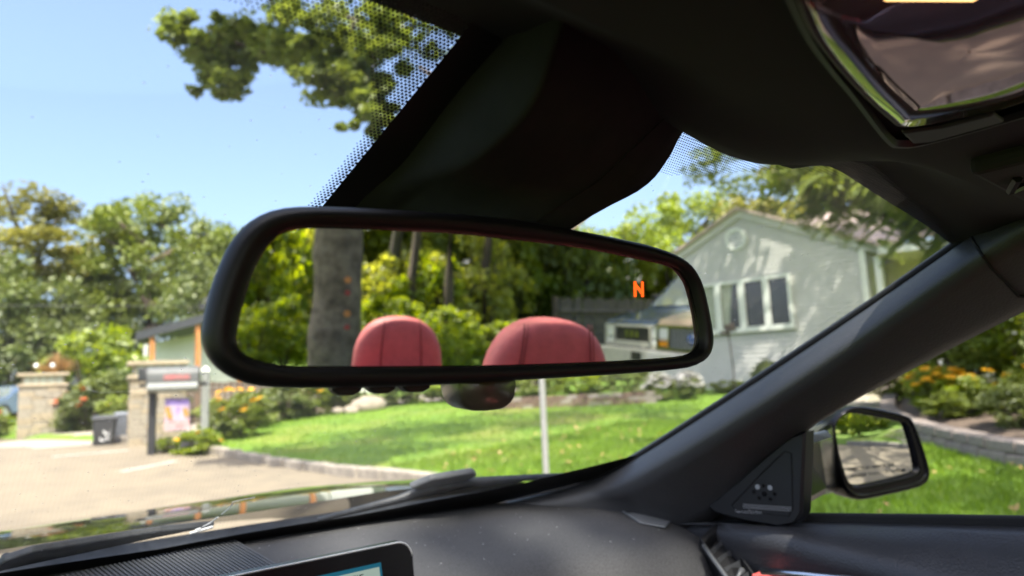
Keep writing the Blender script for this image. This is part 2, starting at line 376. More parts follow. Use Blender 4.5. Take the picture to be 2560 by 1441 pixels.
# entrance drive between the stone pillars (front) and the drive with the vans (rear)
rows = []
for i in range(9):
    y = 16.9+i*.55
    rows.append([(kx(y)-1.6+.25*math.sin(i), y, rz_(y)+.006), (kx(y)-.4, y, rz_(y)+.006), (kx(y)+.05, y, rz_(y)+.012)] + [(kx(y)+d, y, gz(kx(y)+d, y)+.012) for d in (.45, 1, 3, 6, 12)])
struct(MB().loft(rows), 'entrance_driveway', X['drive'], smooth=True)
rows = []
for i in range(9):
    y = -12.6+i*.95; k = kx(y)
    a = max(k, 3.9)-.05
    rows.append([(a, y, gz(a, y)+.014)] + [(a+d, y, gz(a+d, y)+.014) for d in (.3, 1, 2, 4, 8, 14)])
struct(MB().loft(rows), 'rear_driveway', X['drive'], smooth=True)
for nm, a, b, wd in (('x', (1.56, 14.76), (2.76, 14.81), .16), ('y', (2.07, 11.89), (3.0, 12.53), .16)):
    av, bv = Vector((*a, 0)), Vector((*b, 0)); t = (bv-av).normalized(); nn = Vector((-t.y, t.x, 0))*wd/2
    rr = []
    for i in range(7):
        p = av.lerp(bv, i/6); rr.append([(p+nn) + Vector((0, 0, rz_(p.y+nn.y)+.005)), (p-nn) + Vector((0, 0, rz_(p.y-nn.y)+.005))])
    struct(MB().loft(rr), 'road_line', X['line'])
# kerb: one structure, every block a part
krb = MB()
kst = empty('kerb', (0, 0, 0)); tag(kst, kind='structure')
kb = MB().box((0, 0, 0), (.15, 1, .26)).mesh('kerb_block', X['kerb'])
y = -8.6; rnd = random.Random(5)
while y < 16.9:
    ln = rnd.uniform(.42, .75); x0, x1 = kx(y), kx(y+ln); a = math.atan2(-(x1-x0), ln)
    o = inst('kerb_block', kb, kst, ((x0+x1)/2+rnd.uniform(-.015, .015)-.02, y+ln/2, rz_(y+ln/2)+.005+rnd.uniform(-.012, .015)), (rnd.uniform(-.02, .02), rnd.uniform(-.04, .04), a+rnd.uniform(-.02, .02)), (1, math.hypot(ln, x1-x0)-.018, 1))
    if not kb.get('bev'):
        kb['bev'] = 1
    y += ln
for o in kst.children:
    md = o.modifiers.new('bevel', 'BEVEL'); md.width = .03; md.segments = 2
# ------------------------------------------------------------------ plants
def crown_me(name, seed, m, rad=(1, 1, .8), nc=72, per=200, leaf=.036, clump=.24, **k):
    return quads_mesh(name, crown_quads(seed, rad, nc, per, leaf, clump, **k), m)
CR = {}
for nm, mt in (('far', 'l_far'), ('yel', 'l_yel'), ('dark', 'l_dark'), ('wood', 'l_wood'), ('lime', 'l_lime')):
    CR[nm] = [crown_me('crown', 11+i+hash_, X[mt]) for i, hash_ in ((0, len(nm)*7+ord(nm[0])), (1, len(nm)*13+ord(nm[1])))] if nm != 'wood' else [crown_me('crown', 301+i, X[mt], nc=30, per=64, leaf=.056) for i in range(2)]
def trunk_mesh(seed, m, limbs=6):
    rg = random.Random(seed); b = MB()
    pts = [(0, 0, -.04)] + [(rg.uniform(-.03, .03)*t, rg.uniform(-.03, .03)*t, t/6) for t in range(1, 7)]
    b.tube(pts, [.052, .040, .034, .029, .023, .016, .008], 9)
    for i in range(limbs):
        z = .38+.5*i/limbs; a = rg.uniform(0, 6.28); L = rg.uniform(.2, .34)
        p0 = Vector((0, 0, z)); d = Vector((math.cos(a), math.sin(a), rg.uniform(.4, 1.0))).normalized()
        p1 = p0+d*L*.5+Vector((0, 0, -.01)); p2 = p0+d*L+Vector((0, 0, .03))
        b.tube([p0, p1, p2], [.016, .011, .004], 6)
    return b.mesh('trunk', m, smooth=True)
TR = [trunk_mesh(i, X['barkb' if i % 2 else 'bark']) for i in range(4)]
def tree(name, label, x, y, h, rx, kind, group=None, cz=.68, ch=.36, i=0, rot=0, tr=1.0, zb=None, cat='tree'):
    z = gz(x, y) if zb is None else zb
    t = empty(name, (x, y, z-.05), label, cat, group, rz=rot)
    inst('trunk', TR[i % 4], t, (0, 0, 0), (0, 0, i), (h*tr, h*tr, h*.97))
    inst('crown', CR[kind][i % 2], t, (0, 0, h*cz), (0, 0, i*1.7), (rx, rx, h*ch/.8))
    return t
SH = {}
for nm, mt in (('lime', 'l_lime'), ('dark', 'l_dark'), ('far', 'l_far'), ('wood', 'l_wood')):
    SH[nm] = [quads_mesh('foliage', crown_quads(40+i+len(nm)+ord(nm[0]), (1, 1, 1), 46 if nm != 'wood' else 26, 90 if nm != 'wood' else 42, .075 if nm != 'wood' else .09, .3, hollow=.2, bottom=-.95), X[mt]) for i in range(2)]
stem_me = None
def shrub(name, label, x, y, rx, h, kind, group=None, i=0, zb=None, fl=None, nfl=14, ry=None, cat='shrub', fs=.05):
    global stem_me
    z = gz(x, y) if zb is None else zb
    t = empty(name, (x, y, z-.03), label, cat, group)
    if stem_me is None:
        b = MB(); rg = random.Random(3)
        for k in range(7):
            a = k*.9; b.tube([(0.05*math.cos(a), .05*math.sin(a), 0), (.25*math.cos(a), .25*math.sin(a), .4), (.5*math.cos(a), .5*math.sin(a), .85)], [.03, .022, .01], 5)
        stem_me = b.mesh('stem', X['barkb'], smooth=True)
    inst('stem', stem_me, t, (0, 0, 0), (0, 0, i), (rx, rx, h*.9))
    inst('foliage', SH[kind][i % 2], t, (0, 0, h*.5), (0, 0, i*2.1), (rx, ry or rx, h*.55))
    if fl:
        rg = np.random.default_rng(i*7+3); 
        for k in range(nfl):
            d = rg.normal(size=3); d[2] = abs(d[2])*.8+.25; d /= np.linalg.norm(d)
            me = FLW[fl]; inst('flower', me, t, (d[0]*rx*1.02, d[1]*(ry or rx)*1.02, h*.5+d[2]*h*.58), (rg.uniform(-.5, .5), rg.uniform(-.5, .5), rg.uniform(0, 6)), (fs/.05,)*3)
    return t
FLW = {}
for nm, mt in (('yel', 'f_yel'), ('pink', 'f_pink'), ('red', 'f_red'), ('white', 'f_white')):
    V = []
    for k in range(10):
        a = k*.628; c, s_ = math.cos(a), math.sin(a); p = np.array([-s_, c, 0])*.016
        V.append([[0, 0, .01], np.array([c*.03, s_*.03, .012])+p, [c*.055, s_*.055, -.004], np.array([c*.03, s_*.03, .012])-p])
    FLW[nm] = quads_mesh('flower', np.array(V, float), X[mt])
# ------------------------------------------------------------------ trees in front (left) and behind the house
g1 = 'tall trees beyond the stone pillars'
tree('shade_tree', 'broad olive green tree with sky showing through its crown, far left', 4.2, 50.5, 12.9, 6.2, 'yel', None, .76, .25, 0, .3)
tree('shade_tree', 'round topped green tree with visible forked trunk, left of the black mirror', 9.7, 45.5, 12.3, 4.1, 'far', None, .66, .35, 1, 1.0)
tree('shade_tree', 'dense dark tree under the olive crown at the left edge', 2.6, 44.5, 8.2, 4.2, 'dark', None, .55, .48, 2, 2.0)
tree('shade_tree', 'dark low tree between the two tall left trees', 7.6, 47.5, 8.0, 3.6, 'dark', None, .55, .48, 3, 2.6)
tree('shade_tree', 'smaller green tree rising just left of the mirror rim', 13.6, 42.5, 10.2, 3.6, 'far', None, .66, .36, 0, 3.0)
tree('shade_tree', 'olive tree hidden mostly behind the rear view mirror', 17.5, 41.0, 10.0, 4.2, 'yel', None, .64, .38, 1, 4.1)
tree('shade_tree', 'dark tree behind the grey carport', 12.0, 38.0, 7.5, 3.6, 'dark', None, .52, .5, 2, .8)
tree('shade_tree', 'green tree far behind the garden beds', 23, 37, 9.5, 4.5, 'far', None, .62, .4, 3, .4)
tree('shade_tree', 'pale green tree behind the left roof edge of the house', 24.5, 24.0, 7.3, 3.6, 'lime', None, .64, .38, 0, 1.4)
tree('shade_tree', 'lime green tree with sky gaps above the house gable', 25.8, 18.4, 8.0, 3.4, 'lime', None, .66, .36, 1, 2.2)
tree('shade_tree', 'olive tree behind the house roof', 28.5, 14.5, 9.0, 4.0, 'yel', None, .64, .36, 2, 3.3)
tree('shade_tree', 'green tree left of the house, above the mirror rim', 23.0, 30.0, 7.6, 3.4, 'far', None, .62, .4, 3, 5.0)
tree('tall_trunk_tree', 'bare brown trunk with thin crown seen above the mirror rim', 15.6, 18.2, 12.5, 2.6, 'dark', None, .86, .14, 1, 0, 1.3)
# oak whose lower boughs hang into the top of the view: trunk stands beside the car, out of frame
def oak(name, label, base, cen, rad, nc, per, extra=(), trunk_r=.4, leaf=.13, clump=1.0, seed=3, group=None, lm='l_oak', skip=None):
    t = empty(name, base, label, 'tree', group); o = Vector(base)
    b = MB(); top = Vector(cen)
    mid = Vector(base).lerp(top, .5); mid.x = base[0]; mid.y = base[1]
    rg = random.Random(seed)
    b.tube([Vector(base)-Vector((0, 0, .1)), Vector(base)+Vector((.02, 0, 1.2)), mid, top], [trunk_r*1.3, trunk_r, trunk_r*.8, trunk_r*.3], 14)
    ends = [top +  Vector((rg.uniform(-.8, .8)*rad[0], rg.uniform(-.8, .8)*rad[1], rg.uniform(-.4, .4)*rad[2])) for _ in range(9)]
    for e in ends:
        s0 = mid.lerp(top, rg.uniform(.1, .8)); m2 = s0.lerp(e, .5)+Vector((0, 0, .8))
        b.tube([s0, m2, e], [trunk_r*.36, trunk_r*.2, .02], 7)
    if extra:
        for ch in ((12, 4, 3, 2, 0, 1), (12, 11, 8, 7, 9), (12, 11, 6, 5), (12, 4, 8, 10), (12, 13, 14, 15)):
            pts = [mid.lerp(top, .6), Vector((5.4, 1.5, 9.6)), Vector((5.0, 4.5, 8.6))] if ch[0] == 12 else []
            pts += [Vector(extra[q][0]) for q in ch]; cr = cat_rom(pts, 5*len(pts))
            b.tube([p+Vector((rg.uniform(-.05, .05), rg.uniform(-.05, .05), rg.uniform(-.05, .05))) for p in cr], [.05*(1-q/len(cr))+.008 for q in range(len(cr))], 6)
    if not extra and trunk_r > .3:
        rows = []
        for q in range(34):
            zz = -.1+q*.125; rr = trunk_r*(1.02+.30*math.exp(-max(0, zz)/.7)); row = []
            for k in range(40):
                a = 2*math.pi*k/40; p = Vector((math.cos(a)*1.6, math.sin(a)*1.6, zz*1.1))
                f = 1+.11*mnoise.noise(p)+.05*mnoise.noise(p*3.1)+.02*math.sin(a*13+mnoise.noise(p)*5)
                for (ba, bz, bh, bw) in ((2.75, 1.95, .16, .16), (2.6, .75, .30, .3), (1.9, .55, .16, .25)):
                    dd = (a-ba+math.pi) % (2*math.pi)-math.pi; f += bh*math.exp(-(dd/.4)**2-((zz-bz)/bw)**2)
                row.append((base[0]+math.cos(a)*rr*f, base[1]+math.sin(a)*rr*f, base[2]+zz))
            rows.append(row)
        b.loft(rows, True)
    b.build('trunk', X['barkr'] if trunk_r > .3 else X['bark'], t, base, smooth=True)
    Q = crown_quads(seed, rad, nc, per, leaf, clump, bottom=-.7) + np.array(cen)
    for (c, r, n) in extra:
        q = crown_quads(int(abs(c[0]*31+c[1]*17))+seed, (r, r, r*.55), max(6, int(n/36)), 62, leaf*.46, r*.34, hollow=0, bottom=-1)+np.array(c); Q = np.concatenate([Q, q])
    if skip is not None: Q = Q[~skip(Q.mean(1))]
    ob = bpy.data.objects.new('crown', quads_mesh('crown', Q-np.array(base), X[lm])); col.objects.link(ob); ob.parent = t
    return t
oak('oak_tree', 'tall oak whose leafy boughs hang into the sky beside the windshield dots', (6.8, -3.2, .15), (4.8, -5.2, 10.2), (5.4, 4.6, 2.6), 70, 70,
    extra=[((2.35, 8.95, 5.7), .5, 900), ((2.45, 8.9, 5.2), .40, 700), ((2.8, 8.7, 5.65), .45, 700), ((3.15, 8.4, 5.55), .5, 700), ((2.9, 8.2, 6.5), .9, 700), ((3.25, 7.6, 5.2), .40, 420), ((3.4, 7.5, 4.9), .44, 480), ((3.7, 7.35, 4.8), .46, 480),
           ((3.55, 7.2, 5.5), .6, 520), ((3.5, 6.95, 4.2), .30, 420), ((3.68, 6.95, 4.5), .34, 420), ((4.2, 6.9, 5.6), .7, 600), ((4.0, 7.4, 6.6), .9, 700), ((5.0, 7.9, 7.6), 1.5, 2200), ((7.2, 7.2, 7.7), 1.6, 2200), ((9.3, 6.2, 7.6), 1.5, 2000), ((3.55, 7.15, 4.7), .42, 600), ((3.8, 7.0, 5.15), .5, 700), ((3.2, 7.9, 5.6), .5, 600)], seed=7)  # the big high clusters are unseen boughs, added to shade the lawn
oak('oak_tree', 'big oak with thick grey trunk carrying four small reflectors, behind the car', (.74, -10.75, .1), (-.6, -8.2, 10.5), (6.2, 7.4, 3.0), 200, 80, trunk_r=.345, seed=12)
# burl and reflectors on the trunk
for i, (z, c) in enumerate(((1.66, 'refo'), (1.46, 'refr'), (1.14, 'refo'), (.93, 'refr'))):
    tag(MB().tube([(.86, -10.405, z), (.865, -10.375, z)], .05 if c == 'refo' else .04, 14).build('tree_reflector', X[c], o=(.86, -10.4, z), smooth=False),
        ['uppermost orange reflector nailed to the grey oak trunk', 'red reflector just below the uppermost orange one on the trunk', 'lower orange reflector on the grey oak trunk', 'lowest red reflector on the grey oak trunk'][i], 'reflector', 'reflectors on the oak trunk')
# shade tree beside the porch, out of the frame: its leaves throw the streaks on the wall
oak('porch_tree', 'leafy tree beside the porch shading the sage siding', (18.4, 1.6, .6), (15.0, 6.6, 8.6), (2.6, 4.6, 2.0), 52, 120, trunk_r=.2, leaf=.13, clump=.85, seed=21, lm='l_mim')
# mimosa with feathery fronds in front of the house
def mimosa():
    base = (10.4, 1.2, gz(10.4, 1.2)); t = empty('mimosa_tree', base, 'mimosa tree with drooping feathery fronds in front of the house roof', 'tree')
    rg = random.Random(4); b = MB()
    b.tube([base, (10.3, 1.4, 1.6), (10.0, 1.9, 2.6)], [.1, .085, .06], 9)
    tips = []
    for e in ((9.0, 3.0, 2.95), (9.3, 3.6, 3.3), (9.5, 4.5, 3.5), (9.2, 4.0, 3.9), (8.6, 3.3, 3.5), (9.9, 2.6, 3.5), (9.6, 4.9, 4.0)):
        p0 = Vector((10.0, 1.9, 2.6)); p1 = Vector(e); m = p0.lerp(p1, .5)+Vector((0, 0, .25))
        b.tube([p0, m, p1], [.035, .02, .006], 6); tips += [m.lerp(p1, k) for k in (.3, .5, .7, .85, 1, 1, 1)]
    b.build('trunk', X['barkb'], t, base, smooth=True)
    Q = []; nr = np.random.default_rng(9)
    for tip in tips:
        for k in range(9):
            a = rg.uniform(0, 6.28); L = rg.uniform(.28, .5); dx, dy = math.cos(a), math.sin(a)
            p = np.array(tip)+nr.normal(size=3)*.2; N = 18
            for j in range(N):
                u = j/N; q = p+np.array([dx*L*u, dy*L*u, L*(.18*u-.95*u*u)])
                ln = .10*math.sin(math.pi*(.12+.8*u))+.02; side = np.array([-dy, dx, 0])
                for sgn in (-1, 1):
                    e = q+side*sgn*ln+np.array([dx*.03, dy*.03, -ln*.45]); wv = np.array([dx, dy, -.3])*.017
                    Q.append([q-wv, e-wv*.6, e+wv*.6, q+wv])
    Q = np.array(Q)-np.array(base)
    ob = bpy.data.objects.new('crown', quads_mesh('crown', Q, X['l_mim'])); col.objects.link(ob); ob.parent = t
    q2 = np.concatenate([crown_quads(5, (1.0, 1.3, .55), 34, 60, .05, .28)+np.array((9.9, 5.6, 4.55)), crown_quads(6, (.9, 1.2, .5), 34, 60, .05, .28)+np.array((9.6, 4.3, 4.1)), crown_quads(8, (.7, 1.0, .45), 26, 55, .045, .26)+np.array((9.3, 3.4, 3.55))])-np.array(base)
    ob = bpy.data.objects.new('crown', quads_mesh('crown', q2, X['l_far'])); col.objects.link(ob); ob.parent = t
mimosa()
# ------------------------------------------------------------------ stone pillars
def pillar(label, x, y, z, wd, h, rz, seed):
    t = empty('stone_pillar', (x, y, z), label, 'pillar', 'stone gate pillars', rz=rz); rg = random.Random(seed)
    hb = h*.74
    MB().box((0, 0, hb/2-.05), (wd-.09, wd-.09, hb+.1)).build('core', X['mortar'], t)
    me = [MB().box((0, 0, 0), (1, .1, 1)).mesh('stone', X['stone']), MB().box((0, 0, 0), (1, .1, 1)).mesh('stone', X['stone2'])]
    zz = 0
    while zz < hb-.03:
        ch = min(rg.uniform(.075, .13), hb-zz)
        for side in range(4):
            a = side*math.pi/2; u = -wd/2
            while u < wd/2-.02:
                L = min(rg.uniform(.18, .36), wd/2-u)
                if wd/2-u-L < .1: L = wd/2-u
                cx = u+L/2; pr = rg.uniform(-.008, .014)
                px, py = cx*math.cos(a)+(wd/2-.045+pr)*math.sin(a), cx*math.sin(a)-(wd/2-.045+pr)*math.cos(a)
                o = inst('stone', me[rg.randrange(2)], t, (px, py, zz+ch/2), (rg.uniform(-.02, .02), rg.uniform(-.02, .02), a), (L-.014, 1, ch-.012))
                u += L
        zz += ch
    sl = MB().box((0, 0, hb+.035), (wd+.10, wd+.10, .075)).build('cap_slab', X['slab'], t, bev=.012)
    lt = MB().box((0, 0, hb+.075+.10), (wd-.12, wd-.12, .20)).build('lantern_band', X['lglass'], t)
    for side in range(4):
        for k in range(6):
            a = side*math.pi/2; cx = (k-2.5)*(wd-.16)/5
            inst('lantern_bar', BAR, lt, (cx*math.cos(a)+(wd/2-.055)*math.sin(a), cx*math.sin(a)-(wd/2-.055)*math.cos(a), hb+.175), (0, 0, a), (1, 1, .195))
    MB().box((0, 0, hb+.275+.035), (wd+.12, wd+.12, .07)).build('cap_slab', X['slab'], t, bev=.012)
    return t
BAR = MB().box((0, 0, 0), (.025, .02, 1)).mesh('lantern_bar', X['slab'])
p1 = pillar('pale stone pillar at the far left with two glass globes on its cap', 2.2, 22.4, .22, 1.02, 1.84, R(-6), 3)
p2 = pillar('stone pillar half hidden behind the grey mailbox', 3.49, 16.0, .18, 1.0, 1.86, R(-10), 5)
for k, (dx, lb) in enumerate(((-.22, 'left glass globe on the far left stone pillar'), (.14, 'right glass globe on the far left stone pillar'))):
    tag(MB().ball((2.2+dx, 21.99, 2.12), (.055, .055, .055), 14, 9).build('glass_globe', X['lamp'], o=(2.2+dx, 21.99, 2.05), smooth=True), lb, 'globe', 'globes on the pillar cap')
# bins
def bin_(name, label, x, y, z, wd, h, m, rz, emb=True):
    t = empty(name, (x, y, z), label, 'bin', None, rz=rz)
    b = MB(); rows = []
    for zz, s in ((0.03, .80), (.04, .82), (h*.86, 1.0), (h*.87, 1.0)):
        q = wd/2*s; c = q*.75; rows.append([(-q, -c, zz), (-c, -q, zz), (c, -q, zz), (q, -c, zz), (q, c, zz), (c, q, zz), (-c, q, zz), (-q, c, zz)])
    b.loft(rows, True, True); b.build('body', m, t, auto=40)
    l = MB(); q = wd/2*1.08
    l.loft([[(-q, -q, h*.87), (q, -q, h*.87), (q, q, h*.87), (-q, q, h*.87)], [(-q, -q, h*.92), (q, -q, h*.92), (q, q, h*.92), (-q, q, h*.92)], [(-q*.8, -q*.8, h*.98), (q*.8, -q*.8, h*.98), (q*.8, q*.8, h), (-q*.8, q*.8, h)]], True, True)
    l.build('lid', m, t, bev=.01)
    MB().tube([(-q*.7, q*1.1, h*.86), (q*.7, q*1.1, h*.86)], .018, 8).build('handle', m, t)
    for sx in (-1, 1): MB().tube([(sx*wd*.36, wd*.38, .07), (sx*wd*.46, wd*.38, .07)], .075, 14).build('wheel', X['tyre'], t)
    if emb:
        for (ex, ez, er) in ((.1*wd, h*.52, .075), (.16*wd, h*.33, .05), (-.06*wd, h*.30, .06)):
            r_ = MB(); k = wd/2*(.80+.18*ez/h/.86)+.004
            ring = [[(ex+math.cos(a)*er*f, -k, ez+math.sin(a)*er*f) for a in [j*.6 for j in range(10)]] for f in (1, .55)]
            r_.loft(ring); r_.build('emblem', X['speck'], t)
    return t
bin_('trash_bin', 'black trash bin with pale emblem standing in the driveway', 2.66, 16.6, .20, .44, .66, X['bin'], R(-8))
bin_('trash_bin', 'narrow grey bin behind the black one, against the pillar', 3.12, 17.15, .28, .36, .62, X['bin2'], R(-8), False)
# mailbox with newspaper tube, post and flag
mz = gz(3.3, 13.6)
t = empty('mailbox', (3.20, 13.55, rz_(13.5)), 'grey metal mailbox with red lettering on a white post', 'mailbox', rz=R(-22)); t.scale = (1.15, 1.3, 1.12)
b = MB(); prof = [(-.13, 0), (.13, 0), (.13, .12)] + [(.13*math.cos(a), .12+.13*math.sin(a)) for a in [math.pi*k/8 for k in range(1, 8)]] + [(-.13, .12)]
b.loft([[(-.36, p[0], 1.12+p[1]) for p in prof], [(.36, p[0], 1.12+p[1]) for p in prof]], True, True); b.build('box', X['mbox'], t, auto=40)
MB().loft([[(-.375, p[0]*1.06, 1.115+p[1]*1.05) for p in prof], [(-.355, p[0]*1.06, 1.115+p[1]*1.05) for p in prof]], True, True).build('door', X['mblack'], t)
MB().box((.06, -.1345, 1.20), (.36, .006, .075)).build('lettering_panel', X['redprint'], t)
MB().tube([(-.34, -.13, 1.04), (.36, -.13, 1.04)], .075, 12).build('newspaper_tube', X['mgrey'], t, smooth=False)
MB().tube([(-.345, -.13, 1.04), (-.335, -.13, 1.04)], .055, 12).build('tube_opening', X['mblack'], t)
MB().box((.45, .02, .62), (.11, .11, 1.32)).build('post', X['mgrey'], t, bev=.01)
MB().loft([[(.38, -.05, 1.28), (.52, -.05, 1.28), (.52, .09, 1.28), (.38, .09, 1.28)], [(.44, .01, 1.36), (.46, .01, 1.36), (.46, .03, 1.36), (.44, .03, 1.36)]], True, True).build('post_cap', X['white'], t)
MB().box((0, 0, 1.09), (.95, .09, .05)).build('bracket', X['mblack'], t)
MB().box((-.30, .05, .55), (.10, .10, 1.12)).build('post', X['mblack'], t)
MB().box((-.43, 0, 1.26), (.12, .18, .20)).build('side_plate', X['mblack'], t, bev=.01)
# garden flag
t = empty('garden_flag', (3.22, 13.42, rz_(13.4)), 'small garden flag with purple band and pink lower half under the mailbox', 'flag', rz=R(-22))
MB().tube([(.24, 0, 0), (.24, 0, .99), (-.2, 0, .99)], .009, 7).build('stand', X['mblack'], t)
def cloth(z0, z1, x0, x1, off):
    return MB().loft([[(x0+(x1-x0)*j/10, off+.012*math.sin(j*.9+zz*9), zz) for j in range(11)] for zz in [z0+(z1-z0)*k/6 for k in range(7)]])
fl = cloth(.42, .97, -.19, .21, 0).build('cloth', X['flag'], t, smooth=True)
cloth(.86, .965, -.185, .205, -.004).build('band', X['flagtop'], fl, smooth=True)
cloth(.44, .60, -.185, .205, -.004).build('band', X['flagpink'], fl, smooth=True)
cloth(.62, .84, -.185, -.06, -.004).build('motif', X['flaggold'], fl, smooth=True); cloth(.64, .8, .1, .2, -.004).build('motif', X['flaggold'], fl, smooth=True)
cloth(.70, .82, -.04, .08, -.004).build('motif', X['flagtop'], fl, smooth=True)
# sign pole on the lawn
t = empty('sign_pole', (3.58+1.1, 4.14+1.27, gz(4.68, 5.41)), 'thin pale grey pole standing in the lawn below the mirror', 'pole')
MB().tube([(0, 0, -.1), (0, 0, 2.1)], .033, 12).build('post', X['pole'], t)
MB().ball((0, 0, 2.1), (.036, .036, .02), 12, 6).build('cap', X['pole'], t)
# shrubs on the left
G = 'shrubs round the pillars'
shrub('bush', 'big bright lime green bush between the two pillars', 3.85, 24.9, 1.45, 2.85, 'lime', None, 0)
shrub('bush', 'dark green hedge bush under the lime bush', 4.0, 22.8, 1.5, 1.5, 'dark', None, 1)
shrub('bush', 'dark bush with orange flowers beside the far left pillar', 3.1, 21.6, .75, 1.15, 'dark', None, 0, fl='red', nfl=12, fs=.09)
shrub('bush', 'green bush against the second pillar', 4.2, 20.2, 1.0, 1.1, 'far', None, 1)
shrub('bush', 'dark evergreen behind the far left pillar', 2.4, 42.0, 2.6, 5.0, 'dark', None, 0)
shrub('bush', 'pink flowering bush at the left edge of the road', .75, 21.6, .65, .85, 'far', None, 1, zb=.25, fl='pink', nfl=26, fs=.09)
shrub('bush', 'green bush behind the pink flowers', .95, 23.6, .8, .85, 'lime', None, 0, zb=.2)
shrub('bush', 'yellow flowering bush right of the mailbox', 4.55, 14.3, .62, .95, 'far', None, 1, fl='yel', nfl=16, fs=.075)
shrub('bush', 'low yellow green plants at the mailbox foot', 3.55, 13.2, .42, .42, 'lime', None, 0, fl='yel', nfl=3)
shrub('bush', 'low lime plant left of the mailbox foot', 3.15, 13.9, .25, .28, 'lime', None, 1)
shrub('ornamental_grass', 'dry tan ornamental grass plume above the far left pillar', 2.65, 24.2, .5, 1.0, 'lime', None, 0, zb=1.1, cat='grass')
# dry plume
t = empty('dry_plume', (2.62, 23.6, .3), 'tan feathery dry plume rising behind the far left pillar', 'plant'); rg = np.random.default_rng(2)
Q = []
for k in range(260):
    a = rg.uniform(0, 6.28); sp = rg.uniform(.05, .75); h0 = 1.4; h1 = h0+rg.uniform(.5, .95)*(1.05-sp*.5)
    p0 = np.array([0, 0, h0]); p1 = np.array([math.cos(a)*sp, math.sin(a)*sp, h1]); wv = np.array([-math.sin(a), math.cos(a), 0])*.03
    m = (p0+p1)/2+np.array([0, 0, .1]); Q.append([p0-wv*.3, m-wv, p1, m+wv])
ob = bpy.data.objects.new('plume', quads_mesh('plume', np.array(Q), X['l_dry'])); col.objects.link(ob); ob.parent = t
MB().tube([(0, 0, 0), (0, 0, 1.5)], .06, 8).build('stem', X['barkb'], t)
# garden beds across the back of the lawn
bed = [(6.4, 16.8, .7, .9, 'dark', None), (7.4, 17.3, .8, 1.1, 'far', 'yel'), (8.3, 17.6, .6, .8, 'lime', None), (9.2, 17.6, .9, 1.0, 'dark', 'red'), (10.3, 17.0, .8, .9, 'far', None), (11.0, 16.0, .7, .8, 'lime', 'yel'), (11.6, 14.9, .8, .85, 'dark', 'pink'), (12.0, 13.6, .7, .8, 'far', None), (12.6, 12.6, .7, .8, 'lime', None), (13.2, 11.6, .65, .75, 'dark', None), (5.3, 15.8, .55, .75, 'far', None)]
nmz = ['dark leafy plant at the left of the back garden bed', 'tall plant with yellow flowers in the back bed', 'lime plant beside the pale boulder', 'dark plant with orange flowers behind the boulder', 'green plant right of the boulder', 'lime plant with yellow flowers under the mirror', 'dark plant with pink flowers under the mirror', 'green plant behind the lawn pole', 'lime plant above the brick edging', 'dark plant at the end of the brick edging', 'green plant between mailbox and back bed']
for i, (x, y, r, h, k, f) in enumerate(bed): shrub('bed_plant', nmz[i], x, y, r, h, k, 'plants in the back garden bed', i, fl=f, nfl=9, fs=.08, cat='plant')
rr_ = random.Random(1)
tag(MB().ball((8.75, 16.7, gz(8.75, 16.7)+.12), (.5, .32, .26), 14, 9, .09, rr_).build('boulder', X['rock'], o=(8.75, 16.7, gz(8.75, 16.7)), auto=40), 'pale rounded boulder in the back garden bed', 'boulder')
for k, (dx, s) in enumerate(((-.75, .17), (-1.15, .13))):
    tag(MB().ball((8.75+dx*.8, 16.4-dx*.2, gz(8.2, 16.4)+.06), (s*1.3, s, s*.8), 10, 7, .1, rr_).build('garden_stone', X['rock'], o=(8.75+dx*.8, 16.4-dx*.2, gz(8.2, 16.4)), auto=40), ['larger pale stone left of the boulder', 'smaller pale stone left of the boulder'][k], 'stone')
# low brown edging of bricks
t = empty('brick_edging', (11.3, 11.5, gz(11.3, 11.5)), 'low edging wall of brown bricks behind the lawn', 'wall'); rg = random.Random(8)
bm_ = MB().box((0, 0, 0), (.24, .11, .085)).mesh('brick', X['brick']); bm2 = MB().box((0, 0, 0), (.24, .11, .085)).mesh('brick', X['block'])
A, B = Vector((10.15, 12.75, 0)), Vector((12.5, 10.2, 0)); L = (B-A).length; a = math.atan2(B.y-A.y, B.x-A.x)
for c in range(3):
    k = 0; u = -.13*(c % 2)
    while u < L:
        p = A.lerp(B, max(u, 0)/L); inst('brick', bm_ if rg.random() < .6 else bm2, t, (p.x-11.3, p.y-11.5, gz(p.x, p.y)-gz(11.3, 11.5)+.03+c*.092), (rg.uniform(-.04, .04), rg.uniform(-.04, .04), a+rg.uniform(-.05, .05))); u += .255
for i, (x, y, s) in enumerate(((12.75, 10.35, .34), (13.15, 9.85, .3))):
    shrub('white_flower_bush', ['white blooming bush at the end of the brick edging', 'smaller white blooming bush below the house'][i], x, y, s, .6, 'far', None, i, fl='white', nfl=46, fs=.10)
shrub('bush', 'clipped round bush below the house windows', 15.3, 9.15, .33, .62, 'dark', None, 1, zb=.82)
for i, (x, y) in enumerate(((14.2, 10.6), (14.8, 9.9), (15.2, 8.3))):
    shrub('bush', ['low green plant under the left window', 'low plant left of the clipped round bush', 'low plant right of the clipped round bush'][i], x, y, .4, .35, 'far', None, i)
# dead bloom on a stalk before the windows
t = empty('dried_bloom', (10.6, 7.0, gz(10.6, 7)), 'dried brown flower head on a thin stalk before the windows', 'plant')
MB().tube([(0, 0, 0), (.03, 0, .8), (0, .02, 1.48)], .012, 6).build('stalk', X['barkb'], t)
q = crown_quads(3, (.12, .12, .12), 14, 16, .03, .06, hollow=0, bottom=-1)+np.array((0, .02, 1.5))
ob = bpy.data.objects.new('flower_head', quads_mesh('flower_head', q, X['barkb'])); col.objects.link(ob); ob.parent = t
